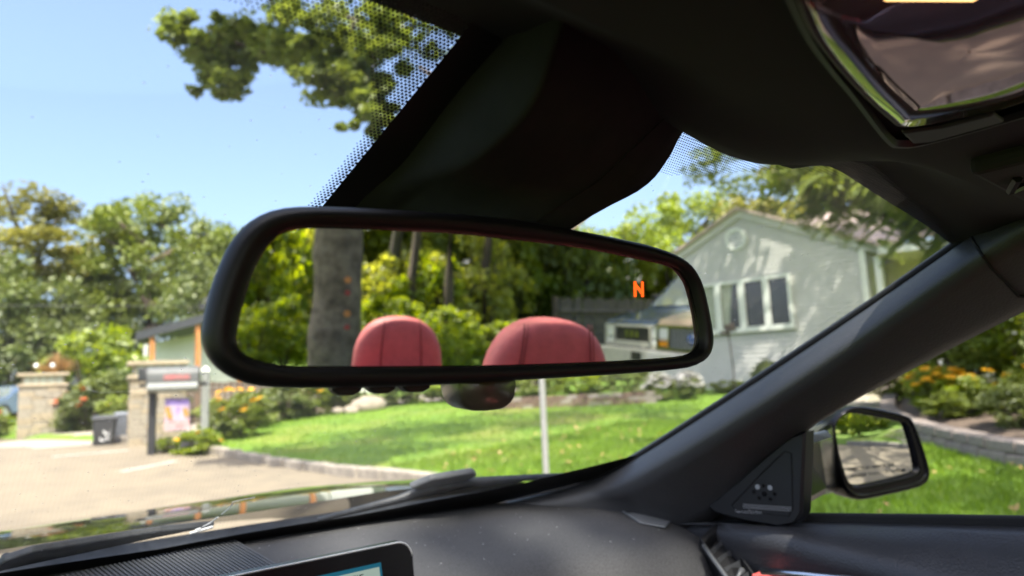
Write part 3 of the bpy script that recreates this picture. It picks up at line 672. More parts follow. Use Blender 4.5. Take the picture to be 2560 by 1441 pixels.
# carport and neighbour's eave
t = empty('carport', (8, 28, .6), 'open carport with dark sloping roof edge and orange posts', 'carport')
def W(x, y, z): return (x-8, y-28, z-.6)
A, B = Vector((5.7, 28.9, 3.3)), Vector((10.6, 24.2, 4.75))
d = (B-A); back = Vector((2.5, 3.5, 0))
MB().loft([[W(*(A+Vector((0, 0, .22)))), W(*A)], [W(*(B+Vector((0, 0, .22)))), W(*B)]]).build('fascia', X['dark'], t)
MB().prism([W(*(A+Vector((0, 0, .23)))), W(*(B+Vector((0, 0, .23)))), W(*(B+back+Vector((0, 0, .4)))), W(*(A+back+Vector((0, 0, .4))))], (0, 0, .08)).build('roof', X['dark'], t)
for k in (.08, .34, .58, .95):
    p = A.lerp(B, k)+Vector((.12, .12, 0)); MB().box(W(p.x, p.y, (p.z+.5)/2), (.16, .16, p.z-.5)).build('post', X['wood'], t)
MB().prism([W(6.2, 29.9, .5), W(11.6, 25.6, .5), W(11.6, 25.6, 4.4), W(6.2, 29.9, 3.2)], (.2, .25, 0)).build('back_wall', X['white'], t)
t = empty('neighbour_house', (14, 36, .8), 'white neighbour house with dark roof edge beside the mirror rim', 'house')
MB().prism([(-3.2, 0, 0), (3, -4, 0), (3, -4, 4.6), (-3.2, 0, 4.6)], (3, 4, 0)).build('wall', X['white'], t)
MB().prism([(-4.0, .3, 4.6), (3.3, -4.6, 4.6), (3.3, -4.6, 4.9), (-4.0, .3, 4.9)], (.9, 1.2, .8)).build('roof', X['dark'], t)
MB().box((-3.2, -.05, .8), (.3, .3, 1.6)).build('corner_post', X['wood'], t)
# dark fence behind the yellow bush
t = empty('dark_fence', (5.6, 19.5, .4), 'dark brown board fence behind the yellow flowering bush', 'fence'); rg = random.Random(2)
pk = MB().box((0, 0, .55), (.14, .025, 1.1)).mesh('picket', X['barkb'])
for k in range(34):
    f = k/33; inst('picket', pk, t, (-.9+4.6*f, 1.0-2.0*f, rg.uniform(-.03, .02)+.1*f), (0, 0, -.41+rg.uniform(-.02, .02)))
for zz in (.3, .85): MB().tube([(-.9, 1.04, zz), (3.7, -.96, zz+.1)], .035, 4).build('rail', X['barkb'], t)
# ------------------------------------------------------------------ sage house
P0 = Vector((16.321, 8.870, 0)); sv_ = Vector((-.122, .993, 0)); nv = Vector((-.993, -.122, 0)); BZ = .62
house = empty('house', (P0.x, P0.y, BZ), 'sage green clapboard house with gable vent and row of windows', 'house')
def H(s, z, o=0): q = P0+sv_*s+nv*o; return (q.x-P0.x, q.y-P0.y, z-BZ)
PK, PKZ, SL, S0, S1 = 1.15, 5.42, .455, -1.80, 4.1
def rake(s): return PKZ-SL*abs(s-PK)
wall = MB().prism([H(S0, .3, -.03), H(S1, .3, -.03), H(S1, rake(S1), -.03), H(PK, PKZ, -.03), H(S0, rake(S0), -.03)], tuple(-nv*6)).build('gable_wall', X['siding'], house)
z = .62; k = 0
while z < PKZ-.05:
    h = .118; z1 = min(z+h, PKZ-.01)
    def lim(zz):
        dd = (PKZ-zz)/SL; return max(S0, PK-dd), min(S1, PK+dd)
    a0, a1 = lim(z); b0, b1 = lim(z1)
    m_ = MB(); m_.v = [H(a0, z, -.03), H(a1, z, -.03), H(b1, z1, -.03), H(b0, z1, -.03), H(a0, z, .018), H(a1, z, .018), H(b1, z1, -.018), H(b0, z1, -.018)]
    m_.f = [(0, 1, 2, 3), (4, 5, 6, 7), (0, 1, 5, 4), (1, 2, 6, 5), (2, 3, 7, 6), (3, 0, 4, 7)]
    m_.build('siding_board', X['siding'], wall); z += h
for sg, (sa, sb) in ((1, (PK, S1+.35)), (-1, (PK, S0-.45))):   # rake boards and roof planes
    za, zb = rake(sa), rake(sb)
    MB().prism([H(sa, za-.17, .012), H(sb, zb-.17, .012), H(sb, zb+.03, .012), H(sa, za+.03, .012)], tuple(nv*.05)).build('rake_board', X['siding'], house)
    MB().prism([H(sa, za+.035, .16), H(sb, zb+.035, .16), H(sb, zb+.12, .16), H(sa, za+.12, .16)], tuple(-nv*6.3)).build('roof', X['shingle'], house)
# round vent with louvres
vc = (1.30, 4.70)
v = MB()
ring = lambda r_, o: [H(vc[0]+r_*math.cos(a), vc[1]+r_*math.sin(a), o) for a in [2*math.pi*j/28 for j in range(28)]]
v.loft([ring(.30, .006), ring(.30, .05), ring(.215, .05), ring(.215, .008)], True); vent = v.build('gable_vent', X['white'], house, auto=40)
MB().poly(ring(.216, .010)).build('vent_back', X['dark'], vent)
for j in range(6):
    zz = vc[1]-.17+j*.068; hw = math.sqrt(max(.001, .213**2-(zz-vc[1])**2))
    MB().prism([H(vc[0]-hw, zz-.02, .045), H(vc[0]+hw, zz-.02, .045), H(vc[0]+hw, zz+.025, .02), H(vc[0]-hw, zz+.025, .02)], tuple(Vector((0, 0, .008)))).build('louvre', X['white'], vent)
# windows
for j, (a, b) in enumerate(((.0, .56), (.64, 1.21), (1.31, 1.88), (1.98, 2.55))):
    z0, z1 = 2.32, 3.55
    f = MB()
    for (q0, q1, w0, w1) in ((a-.05, a+.035, z0-.06, z1+.06), (b-.035, b+.05, z0-.06, z1+.06), (a+.035, b-.035, z1-.03, z1+.06), (a+.035, b-.035, z0-.06, z0+.03)):
        f.prism([H(q0, w0, .01), H(q1, w0, .01), H(q1, w1, .01), H(q0, w1, .01)], tuple(nv*.085))
    win = f.build('window', X['white'], house)
    MB().poly([H(a+.035, z0+.03, .03), H(b-.035, z0+.03, .03), H(b-.035, z1-.03, .03), H(a+.035, z1-.03, .03)]).build('pane', X['pane'], win)
    MB().prism([H(a-.08, z0-.1, .01), H(b+.08, z0-.1, .01), H(b+.08, z0-.06, .01), H(a-.08, z0-.06, .01)], tuple(nv*.09)).build('sill', X['white'], win)
    if j >= 2:
        s1 = b-.05; s0 = a+.2 if j == 2 else a+.05
        MB().loft([[H(s1+(s0-s1)*u*(1-.55*v_*(j == 2)), z1-.04-(z1-z0-.08)*v_, .0318+.002*math.sin(u*22)) for u in [k/12 for k in range(13)]] for v_ in [k/6 for k in range(7)]]).build('curtain', X['curtain'], win, smooth=True)
MB().prism([H(S0-.02, .5, .004), H(S0+.12, .5, .004), H(S0+.12, rake(S0+.1)-.2, .004), H(S0-.02, rake(S0+.1)-.2, .004)], tuple(nv*.03)).build('corner_board', X['white'], house)
MB().prism([H(S0-.1, .3, .01), H(S1, .3, .01), H(S1, .62, .01), H(S0-.1, .62, .01)], tuple(nv*.03)).build('foundation', X['drive'], house)
# porch wing to the right
MB().prism([H(S0-.02, .4, -1.6), H(-9, .4, -1.6), H(-9, 3.75, -1.6), H(S0-.02, 3.75, -1.6)], tuple(-nv*4)).build('porch_wall', X['cream'], house)
MB().prism([H(S0-.35, 3.72, .25), H(-9.3, 3.72, .25), H(-9.3, 3.9, .25), H(S0-.35, 3.9, .25)], tuple(-nv*.05)).build('gutter', X['white'], house)
MB().prism([H(S0-.3, 3.70, .18), H(-9.3, 3.70, .18), H(-9.3, 3.72, -1.6), H(S0-.3, 3.72, -1.6)], (0, 0, .02)).build('soffit', X['cream'], house)
MB().prism([H(S0-.36, 3.92, .3), H(-9.3, 3.92, .3), H(-9.3, 5.9, -4.6), H(PK, 5.9, -4.6), H(PK, 5.44, -3.45), H(.6, 5.19, -2.85)], (0, 0, .09)).build('porch_roof', X['shingle'], house)
for s in (-2.0, -3.6): MB().prism([H(s, .6, .05), H(s-.14, .6, .05), H(s-.14, 3.71, .05), H(s, 3.71, .05)], tuple(-nv*.14)).build('porch_post', X['white'], house)
dr = MB().prism([H(-2.5, .7, -1.59), H(-3.5, .7, -1.59), H(-3.5, 2.9, -1.59), H(-2.5, 2.9, -1.59)], tuple(nv*.05)).build('door', X['white'], house)
MB().poly([H(-2.65, 1.7, -1.535), H(-3.35, 1.7, -1.535), H(-3.35, 2.75, -1.535), H(-2.65, 2.75, -1.535)]).build('pane', X['pane'], dr)
# ------------------------------------------------------------------ garden through the door window
gc = (8.4, 3.0, gz(8.4, 3.0))
wl = empty('retaining_wall', gc, 'low retaining wall of brown grey concrete blocks beside the lawn', 'wall'); rg = random.Random(6)
WP = cat_rom([(12.6, 5.2, 0), (10.4, 4.4, 0), (9.0, 3.62, 0), (8.0, 2.75, 0), (7.25, 1.9, 0), (6.7, .6, 0), (6.6, -1.2, 0)], 120)
blk = [MB().box((0, 0, 0), (1, .2, .108)).mesh('block', X['block']) for _ in range(1)]
cum = [0]
for a, b in zip(WP, WP[1:]): cum.append(cum[-1]+(b-a).length)
def wp(u): return Vector((interp(list(zip(cum, [p.x for p in WP])), u), interp(list(zip(cum, [p.y for p in WP])), u), 0))
for c in range(2):
    u = .15*c
    while u < cum[-1]-.4:
        L = rg.uniform(.27, .36); a, b = wp(u), wp(u+L); m = (a+b)/2; ang = math.atan2(b.y-a.y, b.x-a.x)
        o = inst('block', blk[0], wl, (m.x-gc[0]+c*.015, m.y-gc[1]+c*.01, gz(m.x, m.y)-gc[2]+.05+c*.115), (rg.uniform(-.03, .03), rg.uniform(-.02, .02), ang+rg.uniform(-.03, .03)), (L-.012, 1, 1))
        md = o.modifiers.new('bevel', 'BEVEL'); md.width = .012; md.segments = 1; u += L
rows = []
for u in [cum[-1]*k/20 for k in range(21)]:
    p = wp(u); q = wp(min(u+.1, cum[-1])); d = (q-p).normalized() if (q-p).length > 1e-6 else Vector((0, -1, 0)); nn = Vector((-d.y, d.x, 0))
    rows.append([(p.x+nn.x*k, p.y+nn.y*k, gz(p.x, p.y)+h) for k, h in ((.12, .12), (.3, .22), (1, .3), (3, .35))])
struct(MB().loft(rows), 'garden_bed', pmat('garden_soil', (.09, .065, .045), .95, .3, 8, .8, 30), smooth=True)
gp = [(9.95, 3.55, .40, .52, 'lime', 'yel', 34), (9.65, 3.15, .34, .44, 'lime', 'yel', 12), (10.9, 3.5, .6, 1.05, 'far', 'yel', 6), (9.35, 2.6, .45, .55, 'far', 'yel', 6), (10.9, 2.7, .8, 1.5, 'lime', None, 0), (8.5, 1.5, .6, .85, 'lime', None, 0), (11.6, 3.9, .8, 1.4, 'lime', None, 0), (9.9, 1.7, .8, 1.5, 'far', None, 0), (9.05, 3.1, .3, .3, 'far', None, 0), (8.3, 2.3, .34, .4, 'dark', None, 0), (12.2, 5.0, .6, .7, 'far', None, 0), (12.9, 3.2, 1.2, 2.2, 'dark', None, 0), (11.8, 1.9, 1.1, 2.1, 'lime', None, 0)]
gn = ['clump full of yellow flowers at the left of the side garden', 'lime plant with few yellow flowers behind the block wall', 'tall green plant with scattered yellow flowers', 'dark bushy plant with a few yellow flowers', 'tall green bush in the middle of the side garden', 'dark bush at the right end of the block wall', 'dark tall bush behind the yellow flower clump', 'tall green bush at the right edge of the side garden', 'small dark creeping plant on the block wall', 'low dark plant over the block wall', 'green plant near the brick steps', 'large dark bush at the back of the side garden', 'large lime bush at the back right of the side garden']
for i, (x, y, r, h, k, f, nf) in enumerate(gp): shrub('garden_plant', gn[i], x, y, r, h, k, 'plants in the side garden', i, zb=gz(x, y)+.22, fl=f, nfl=nf, fs=.07, cat='plant')
# steps and stone path
t = empty('brick_steps', (15.5, 7.3, gz(15.5, 7.3)), 'brown brick steps leading to the porch', 'steps')
for k in range(3):
    for j in range(8): inst('brick', bm_ if (j+k) % 3 else bm2, t, (.35*k*.9-.1, -.9+j*.26, .05+.15*k), (0, 0, math.pi/2+.1), (1, 3.2, 1.5))
rows = []
for k in range(12):
    f = k/11; p = Vector((9.2, 4.3, 0)).lerp(Vector((15.2, 6.8, 0)), f); wd = .55
    rows.append([(p.x-.4*wd*1.5, p.y+.9*wd, gz(p.x, p.y)+.03), (p.x+.4*wd*1.5, p.y-.9*wd, gz(p.x, p.y)+.03)])
struct(MB().loft(rows), 'garden_path', X['drive'])
t = empty('picket_fence', (14.0, 3.6, gz(14, 3.6)), 'white picket fence behind the side garden bushes', 'fence')
pk2 = MB().prism([(-.045, 0, 0), (.045, 0, 0), (.045, 0, 1.15), (0, 0, 1.25), (-.045, 0, 1.15)], (0, .02, 0)).mesh('picket', X['white'])
for k in range(22): inst('picket', pk2, t, (.1*k*.3, 1.6-.16*k, .35), (0, 0, R(80)))
for zz in (.65, 1.3): MB().tube([(.03, 1.6, zz), (.66, -1.8, zz)], .03, 4).build('rail', X['white'], t)
# ------------------------------------------------------------------ things behind the car (seen in the mirrors)
rg = random.Random(17)
wn = 0
wd_ = []
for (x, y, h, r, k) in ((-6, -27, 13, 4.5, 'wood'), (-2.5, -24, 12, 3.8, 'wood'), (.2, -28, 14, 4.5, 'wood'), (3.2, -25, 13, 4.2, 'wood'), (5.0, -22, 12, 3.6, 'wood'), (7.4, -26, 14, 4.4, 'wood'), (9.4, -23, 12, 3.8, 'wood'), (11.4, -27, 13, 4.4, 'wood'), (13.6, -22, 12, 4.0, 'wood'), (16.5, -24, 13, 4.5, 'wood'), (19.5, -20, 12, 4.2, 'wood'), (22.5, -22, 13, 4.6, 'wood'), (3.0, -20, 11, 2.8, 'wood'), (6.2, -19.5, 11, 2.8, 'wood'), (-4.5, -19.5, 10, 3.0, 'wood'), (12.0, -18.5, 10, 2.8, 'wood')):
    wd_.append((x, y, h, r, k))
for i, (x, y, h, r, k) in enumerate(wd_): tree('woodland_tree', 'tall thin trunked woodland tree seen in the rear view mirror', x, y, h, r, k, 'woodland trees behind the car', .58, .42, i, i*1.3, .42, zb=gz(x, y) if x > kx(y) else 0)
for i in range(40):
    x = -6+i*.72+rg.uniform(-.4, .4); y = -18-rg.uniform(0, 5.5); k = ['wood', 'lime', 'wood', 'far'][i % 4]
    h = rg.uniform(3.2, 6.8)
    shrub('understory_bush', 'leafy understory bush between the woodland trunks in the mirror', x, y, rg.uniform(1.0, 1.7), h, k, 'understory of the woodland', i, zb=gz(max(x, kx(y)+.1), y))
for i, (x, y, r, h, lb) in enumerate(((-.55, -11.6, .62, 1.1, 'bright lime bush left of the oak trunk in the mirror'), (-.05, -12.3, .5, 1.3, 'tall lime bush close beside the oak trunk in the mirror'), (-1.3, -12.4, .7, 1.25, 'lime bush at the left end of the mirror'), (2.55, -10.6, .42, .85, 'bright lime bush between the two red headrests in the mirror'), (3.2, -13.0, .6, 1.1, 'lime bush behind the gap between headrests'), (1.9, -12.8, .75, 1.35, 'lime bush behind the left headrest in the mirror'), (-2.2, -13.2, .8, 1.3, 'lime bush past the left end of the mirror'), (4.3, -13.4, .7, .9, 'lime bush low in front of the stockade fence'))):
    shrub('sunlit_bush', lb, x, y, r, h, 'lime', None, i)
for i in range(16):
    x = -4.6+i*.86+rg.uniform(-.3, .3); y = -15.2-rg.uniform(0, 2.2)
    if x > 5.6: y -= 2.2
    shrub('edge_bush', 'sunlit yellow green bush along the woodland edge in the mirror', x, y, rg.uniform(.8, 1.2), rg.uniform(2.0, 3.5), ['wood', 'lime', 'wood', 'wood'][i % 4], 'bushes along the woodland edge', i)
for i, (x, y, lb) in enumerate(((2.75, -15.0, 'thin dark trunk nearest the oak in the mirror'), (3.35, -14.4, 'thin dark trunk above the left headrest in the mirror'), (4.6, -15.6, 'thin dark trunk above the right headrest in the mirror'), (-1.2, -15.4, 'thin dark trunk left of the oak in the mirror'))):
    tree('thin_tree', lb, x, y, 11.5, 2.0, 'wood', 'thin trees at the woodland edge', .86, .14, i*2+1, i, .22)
# stockade fence
t = empty('stockade_fence', (8.5, -15.2, gz(8.5, -15.2)), 'weathered grey stockade fence in the mirror behind the vans', 'fence')
pk3 = MB().prism([(-.05, 0, 0), (.05, 0, 0), (.05, 0, 1.72), (0, 0, 1.8), (-.05, 0, 1.72)], (0, .022, 0)).mesh('picket', X['wgrey'])
for k in range(60): inst('picket', pk3, t, (-2.2+k*.113, .002*k+rg.uniform(-.014, .014), -.55+rg.uniform(-.03, .03)), (0, rg.uniform(-.008, .008), rg.uniform(-.03, .03)))
for zz in (-.1, .9): MB().tube([(-2.2, .05, zz), (4.3, .15, zz)], .04, 4).build('rail', X['wgrey'], t)
MB().box((-2.3, .02, .3), (.1, .1, 1.9)).build('post', X['barkb'], t)
# vans, noses to the street
def vehicle(name, label, loc, rz, prof, wd, mat_, kind, cat):
    t = empty(name, loc, label, cat, None, rz=rz); hw = wd/2
    rows = []
    for yy, zs in ((-hw, .97), (-hw*.96, 1), (hw*.96, 1), (hw, .97)):
        rows.append([(x, yy*(1-.10*smooth(1.05, 1.9, z)), z if zs == 1 else z*.985+.01) for x, z in prof])
    MB().loft(rows, True, True).build('body', mat_, t, auto=35)
    for (wx, sy) in ((.95, -1), (.95, 1), (3.9 if kind != 'car' else 3.5, -1), (3.9 if kind != 'car' else 3.5, 1)):
        wheel = MB().tube([(wx, sy*(hw-.22), .34), (wx, sy*(hw+.01), .34)], .34, 20).build('wheel', X['tyre'], t)
        MB().tube([(wx, sy*(hw+.0), .34), (wx, sy*(hw+.018), .34)], .19, 16).build('rim', X['silver'], wheel)
    return t, hw
vprof = [(.12, .45), (.02, .55), (0, .95), (.05, 1.03), (.45, 1.13), (.78, 1.20), (1.42, 1.84), (1.7, 1.95), (5.0, 2.0), (5.1, 1.9), (5.15, .55), (5.0, .4), (.3, .4)]
def van(label, loc, paint, style):
    t, hw = vehicle('van', label, loc, 0, vprof, 1.94, paint, 'van', 'van')
    g = MB()
    # windshield lies on the slope from (1.15,1.34) to (1.75,1.98)
    def ws(f, y, o): x = .78+.64*f; z = 1.20+.64*f; return (x-.72*o, y*(1-.1*smooth(1.05, 1.9, z)), z+.69*o)
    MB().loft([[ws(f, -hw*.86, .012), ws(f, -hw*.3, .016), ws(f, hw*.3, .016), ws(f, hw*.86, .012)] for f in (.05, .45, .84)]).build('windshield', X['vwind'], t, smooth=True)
    for sy in (-1, 1):
        MB().prism([(1.1, sy*hw*.985, 1.25), (2.15, sy*hw*.97, 1.25), (2.1, sy*hw*.925, 1.76), (1.5, sy*hw*.925, 1.76)], (0, sy*.012, 0)).build('side_window', X['vglass'], t)
        MB().box((1.05, sy*(hw+.14), 1.30), (.1, .2, .26)).build('wing_mirror', X['mblack'], t, bev=.03)
    MB().box((-.09, 0, .49), (.2, 1.98, .27)).build('bumper', X['vcream'] if style == 'blue' else X['vbump'], t, bev=.04)
    MB().box((-.195, .45 if style == 'blue' else -.4, .53), (.01, .3, .12)).build('plate', X['mblack'] if style == 'blue' else X['vcream'], t)
    t.scale = (1.0, 1.0, 1.10)
    fr = MB()
    for (y0, y1, z0, z1) in ((-.93, .93, .92, .955), (-.93, .93, .64, .675), (-.93, -.89, .675, .92), (.89, .93, .675, .92), (-.62, -.58, .675, .92), (.58, .62, .675, .92)):
        fr.box((-.015, (y0+y1)/2, (z0+z1)/2), (.05, y1-y0, z1-z0))
    gr = fr.build('grille', X['vcream'] if style == 'blue' else X['chrome'], t)
    MB().box((.0, 0, .797), (.02, 1.14, .245)).build('grille_back', X['mblack'], gr)
    if style == 'blue':
        MB().box((-.012, 0, .70), (.03, 1.12, .045)).build('grille_bar', X['vcream'], gr)
        for q in (-.17, 0, .17):
            MB().box((-.022, q, .82), (.012, .10, .10)).build('letter', X['chrome'], gr)
        MB().tube([(.10, 0, 1.06), (.085, 0, 1.066)], .055, 14).build('hood_emblem', X['chrome'], t)
    else:
        for q in range(5): MB().box((-.012, 0, .70+q*.048), (.03, 1.14, .012)).build('grille_bar', X['silver'], gr)
        for q in range(13): MB().box((-.010, -.54+q*.09, .797), (.026, .012, .245)).build('grille_bar', X['silver'], gr)
        MB().loft([[(-.03-o, .15*math.cos(a)*f, .80+.062*math.sin(a)*f) for a in [2*math.pi*j/20 for j in range(20)]] for f, o in ((1, 0), (1, .014), (.1, .018))], True).build('oval_badge', X['oval'], gr, smooth=True)
    for sy in (-1, 1):
        MB().box((-.012, sy*.755, .845), (.04, .24, .15)).build('headlight', X['lamp'], t, bev=.02)
        MB().box((-.012, sy*.755, .715), (.04, .24, .07)).build('turn_signal', X['turn'] if style == 'tan' else X['lamp'], t, bev=.015)
    return t
van('dark navy van with cream grille beside the stockade fence in the mirror', (5.2, -9.3, -.02), X['navy'], 'blue')
van('tan van with chrome grille and oval badge at the right end of the mirror', (4.98, -7.2, 0), X['tan'], 'tan')
# parked car at the far left
cprof = [(.05, .35), (0, .6), (.15, .75), (1.1, .92), (1.75, 1.38), (2.2, 1.47), (3.2, 1.42), (3.95, 1.0), (4.5, .92), (4.55, .5), (4.4, .32)]
t, hw = vehicle('parked_car', 'blue grey car parked behind the far left pillar', (1.0, 35.6, .48), R(40), cprof, 1.8, X['bluecar'], 'car', 'car')
for sy in (-1, 1): MB().prism([(1.5, sy*hw*.99, .98), (3.6, sy*hw*.99, .98), (3.15, sy*hw*.93, 1.36), (1.95, sy*hw*.93, 1.34)], (0, sy*.012, 0)).build('side_window', X['vglass'], t)
MB().loft([[(1.14, -.75, .96), (1.14, .75, .96)], [(1.72, -.62, 1.375), (1.72, .62, 1.375)]]).build('windshield', X['vglass'], t)
for sy in (-1, 1): MB().box((.03, sy*.65, .66), (.06, .3, .12)).build('headlight', X['lamp'], t, bev=.02)
# overhead cable
t = MB().tube([(-20, 41, 6.0), (-4, 38.5, 5.35), (10, 36, 5.5), (26, 33.5, 6.2)], .018, 5).build('overhead_cable', X['wire'], o=(3, 37, 5.4)); tag(t, 'thin utility cable crossing before the left trees', 'cable')
# grass blades and fallen leaves
rg = np.random.default_rng(44)
def blades(n, xf, yr, hmin, hmax, wdt):
    yy = rg.uniform(*yr, n); off = xf(rg.random(n)); kk = np.interp(yy, [a for a, _ in KX], [b for _, b in KX]); xx = kk+off
    zz = np.interp(yy, np.linspace(-20, 40, 601), [rz_(v) for v in np.linspace(-20, 40, 601)])+.10*np.minimum(1, off*4)+.055*np.clip(xx-np.maximum(kk, 4.2), 0, 11)
    P = np.stack([xx, yy, zz-.004], 1); a = rg.uniform(0, 6.28, n); h = rg.uniform(hmin, hmax, n); le = rg.uniform(.1, .8, n)*h; la = rg.uniform(0, 6.28, n)
    wv = np.stack([np.cos(a), np.sin(a), a*0], 1)*wdt; lean = np.stack([np.cos(la)*le, np.sin(la)*le, h], 1); mid = np.stack([np.cos(la)*le*.35, np.sin(la)*le*.35, h*.6], 1)
    return np.stack([P-wv, P+wv, P+mid+wv*.7, P+lean], 1)
Q = np.concatenate([blades(70000, lambda r: .08+5.2*r**.9, (-.5, 8.5), .03, .075, .0032), blades(45000, lambda r: .08+10*r, (-9, 17), .03, .08, .007)])
tag(bpy.data.objects.new('grass_blades', quads_mesh('grass_blades', Q, X['blade'])), 'short green grass of the front lawn', 'grass', kind='stuff')
col.objects.link(bpy.data.objects['grass_blades'])
n = 420; yy = rg.uniform(-.5, 9, n); off = .2+rg.random(n)*5.5; P = np.stack([np.interp(yy, [a for a, _ in KX], [b for _, b in KX])+off, yy, .10+.055*np.maximum(off-.0, 0)+.035], 1)
ob = bpy.data.objects.new('fallen_leaves', quads_mesh('fallen_leaves', leaves(P, .034, rg, 1.5, .7), X['fallen'])); col.objects.link(ob); tag(ob, 'tan fallen leaves scattered over the lawn', 'leaves', kind='stuff')
# ------------------------------------------------------------------ the car the camera sits in
car = empty('car', (0, 0, 0), 'black open top car seen from inside with red leather seats', 'car')
def part(mb, name, m, parent=car, **k): return mb.build(name, X[m] if isinstance(m, str) else m, parent, **k)
def wz(x, y): return 1.307-.527*(y-.248-.07*(1-(x/.6)**2))
WN = Vector((0, .466, .885))      # outward normal of the glass, roughly
def gl(x, y, o=0): return Vector((x, y, wz(x, y)))+WN*o
# windshield glass
TOPY = lambda x: .205
def basey(x): return interp([(-.75, .70), (-.5, .84), (-.25, .925), (0, .95), (.25, .93), (.45, .875), (.6, .79), (.66, .74)], x)
xs = [-.75+i*.047 for i in range(31)]
g = MB().loft([[gl(x, .2+(basey(x)+.02-.2)*v/16) for x in xs] for v in range(17)])
wsh = part(g, 'windshield', 'wind', smooth=True)
# frit: lower black band, header band, centre patch (sheets just inside the glass)
def sheet(rows, name, o): return part(MB().loft([[gl(x, y, o) for x, y in r] for r in rows]), name, 'frit', wsh)
sheet([[(x, basey(x)-.085*(1 if x > 0 else 1)+.03) for x in xs], [(x, basey(x)+.015) for x in xs]], 'frit_band', -.003)
sheet([[(x, .19) for x in xs], [(x, .231+.004*math.sin(x*3)) for x in xs]], 'frit_band', -.003)
def cedge(y): return -.0185-.021*(y-.24)/.132
sheet([[(cedge(y)+(.158-cedge(y)-.55*max(0, y-.262))*k/6, y) for k in range(7)] for y in [.2+.02*j for j in range(14)]], 'frit_patch', -.0035)
# frit dots
D = []
hexa = [(math.cos(a), math.sin(a)) for a in [k*math.pi/3 for k in range(6)]]
sp = .0023; sl = .885
dm = MB()
ny = 118
for j in range(ny):
    y = .228+j*sp*.866*sl*1.0
    for i in range(int(1.25/sp)):
        x = -.62+i*sp+(.5*sp if j % 2 else 0)
        if x > .61: continue
        hl = interp([(-.62, .266), (-.12, .274), (-.06, .282), (-.02, .29), (.1, .30), (.19, .300), (.235, .286), (.30, .262), (.37, .252), (.605, .262)], x)
        dh = (hl-y)/(hl-.231)
        dc = 0
        if x < cedge(y)+.001: dc = 1-(cedge(y)-x)/(.0085 if y > .315 else .0085+.72*(.315-y))
        d = max(dh, dc if y < .45 else 0)
        if cedge(y) < x < .158-.55*max(0, y-.262) and y < .46: continue
        if d <= .04: continue
        r_ = sp*.46*min(1, .42+.72*d)
        i0 = len(dm.v)
        for (a, b) in hexa: dm.v.append(tuple(gl(x+a*r_, y+b*r_*sl, -.0032)))
        dm.f.append(tuple(range(i0, i0+6)))
me = bpy.data.meshes.new('frit_dots'); me.from_pydata(dm.v, [], dm.f); me.materials.append(X['frit'])
ob = bpy.data.objects.new('frit_dots', me); col.objects.link(ob); ob.parent = wsh; ob['kind'] = 'stuff'
# stone chip and streaks in the glass
ch = MB()
for pts, r_ in (([(.053, .798), (.055, .812), (.051, .829)], .0006), ([(.053, .798), (.062, .795), (.075, .793)], .0004), ([(.049, .835), (.046, .848), (.040, .858)], .0008), ([(.030, .872), (.040, .868), (.052, .862)], .0016), ([(.034, .865), (.039, .862)], .0014)):
    ch.tube([gl(x, y, .001) for x, y in pts], r_, 6)
part(ch, 'glass_chip', 'speck', wsh)
# A-pillar
n = 26
E0 = cat_rom([(.50, .88, .985), (.592, .815, 1.006), (.626, .752, 1.034), (.632, .568, 1.129), (.632, .385, 1.226), (.628, .275, 1.286), (.622, .225, 1.312), (.61, .15, 1.335)], n)
E1 = cat_rom([(.49, .85, .982), (.562, .775, .999), (.572, .705, 1.014), (.574, .540, 1.094), (.574, .369, 1.188), (.572, .261, 1.251), (.570, .196, 1.284), (.565, .13, 1.312)], n)
E2 = cat_rom([(.52, .83, .96), (.60, .72, .97), (.628, .63, .99), (.640, .505, 1.068), (.642, .350, 1.158), (.640, .248, 1.216), (.636, .19, 1.246), (.63, .12, 1.275)], n)
E3 = cat_rom([(.60, .76, .93), (.652, .66, .945), (.664, .59, .985), (.668, .463, 1.095), (.668, .33, 1.167), (.668, .222, 1.219), (.668, .18, 1.238), (.665, .11, 1.262)], n)
rows = []
for a, b, c, d in zip(E0, E1, E2, E3):
    rows.append([a+Vector((.02, .004, .012)), a, a.lerp(b, .35)+Vector((-.006, 0, .004)), a.lerp(b, .72)+Vector((-.006, 0, .003)), b, b.lerp(c, .3)+Vector((-.003, 0, -.001)), b.lerp(c, .65), c, c.lerp(d, .5), d, d+Vector((.03, .02, .012))])
part(MB().loft(rows[:21]), 'windshield_pillar', 'pillar', smooth=True)
part(MB().loft([[p+Vector((.002, 0, .002)) for p in r] for r in rows[20:]]), 'pillar_top_trim', 'pillar', smooth=True)
part(MB().tube([p+Vector((-.004, 0, 0)) for p in E0[:23]], .0042, 8), 'glass_gasket', 'matte', smooth=True)
part(MB().tube([p for p in rows[20]][1:10], .0016, 5), 'pillar_seam', 'matte')
# outer side of the pillar and fender
part(MB().loft([[a+Vector((.02, .004, .012)) for a in E0], [a+Vector((.09, .03, -.005)) for a in E0], [d+Vector((.05, .03, 0)) for d in E3], [d+Vector((.03, .02, .012)) for d in E3]]), 'pillar_outer', 'paint', smooth=True)
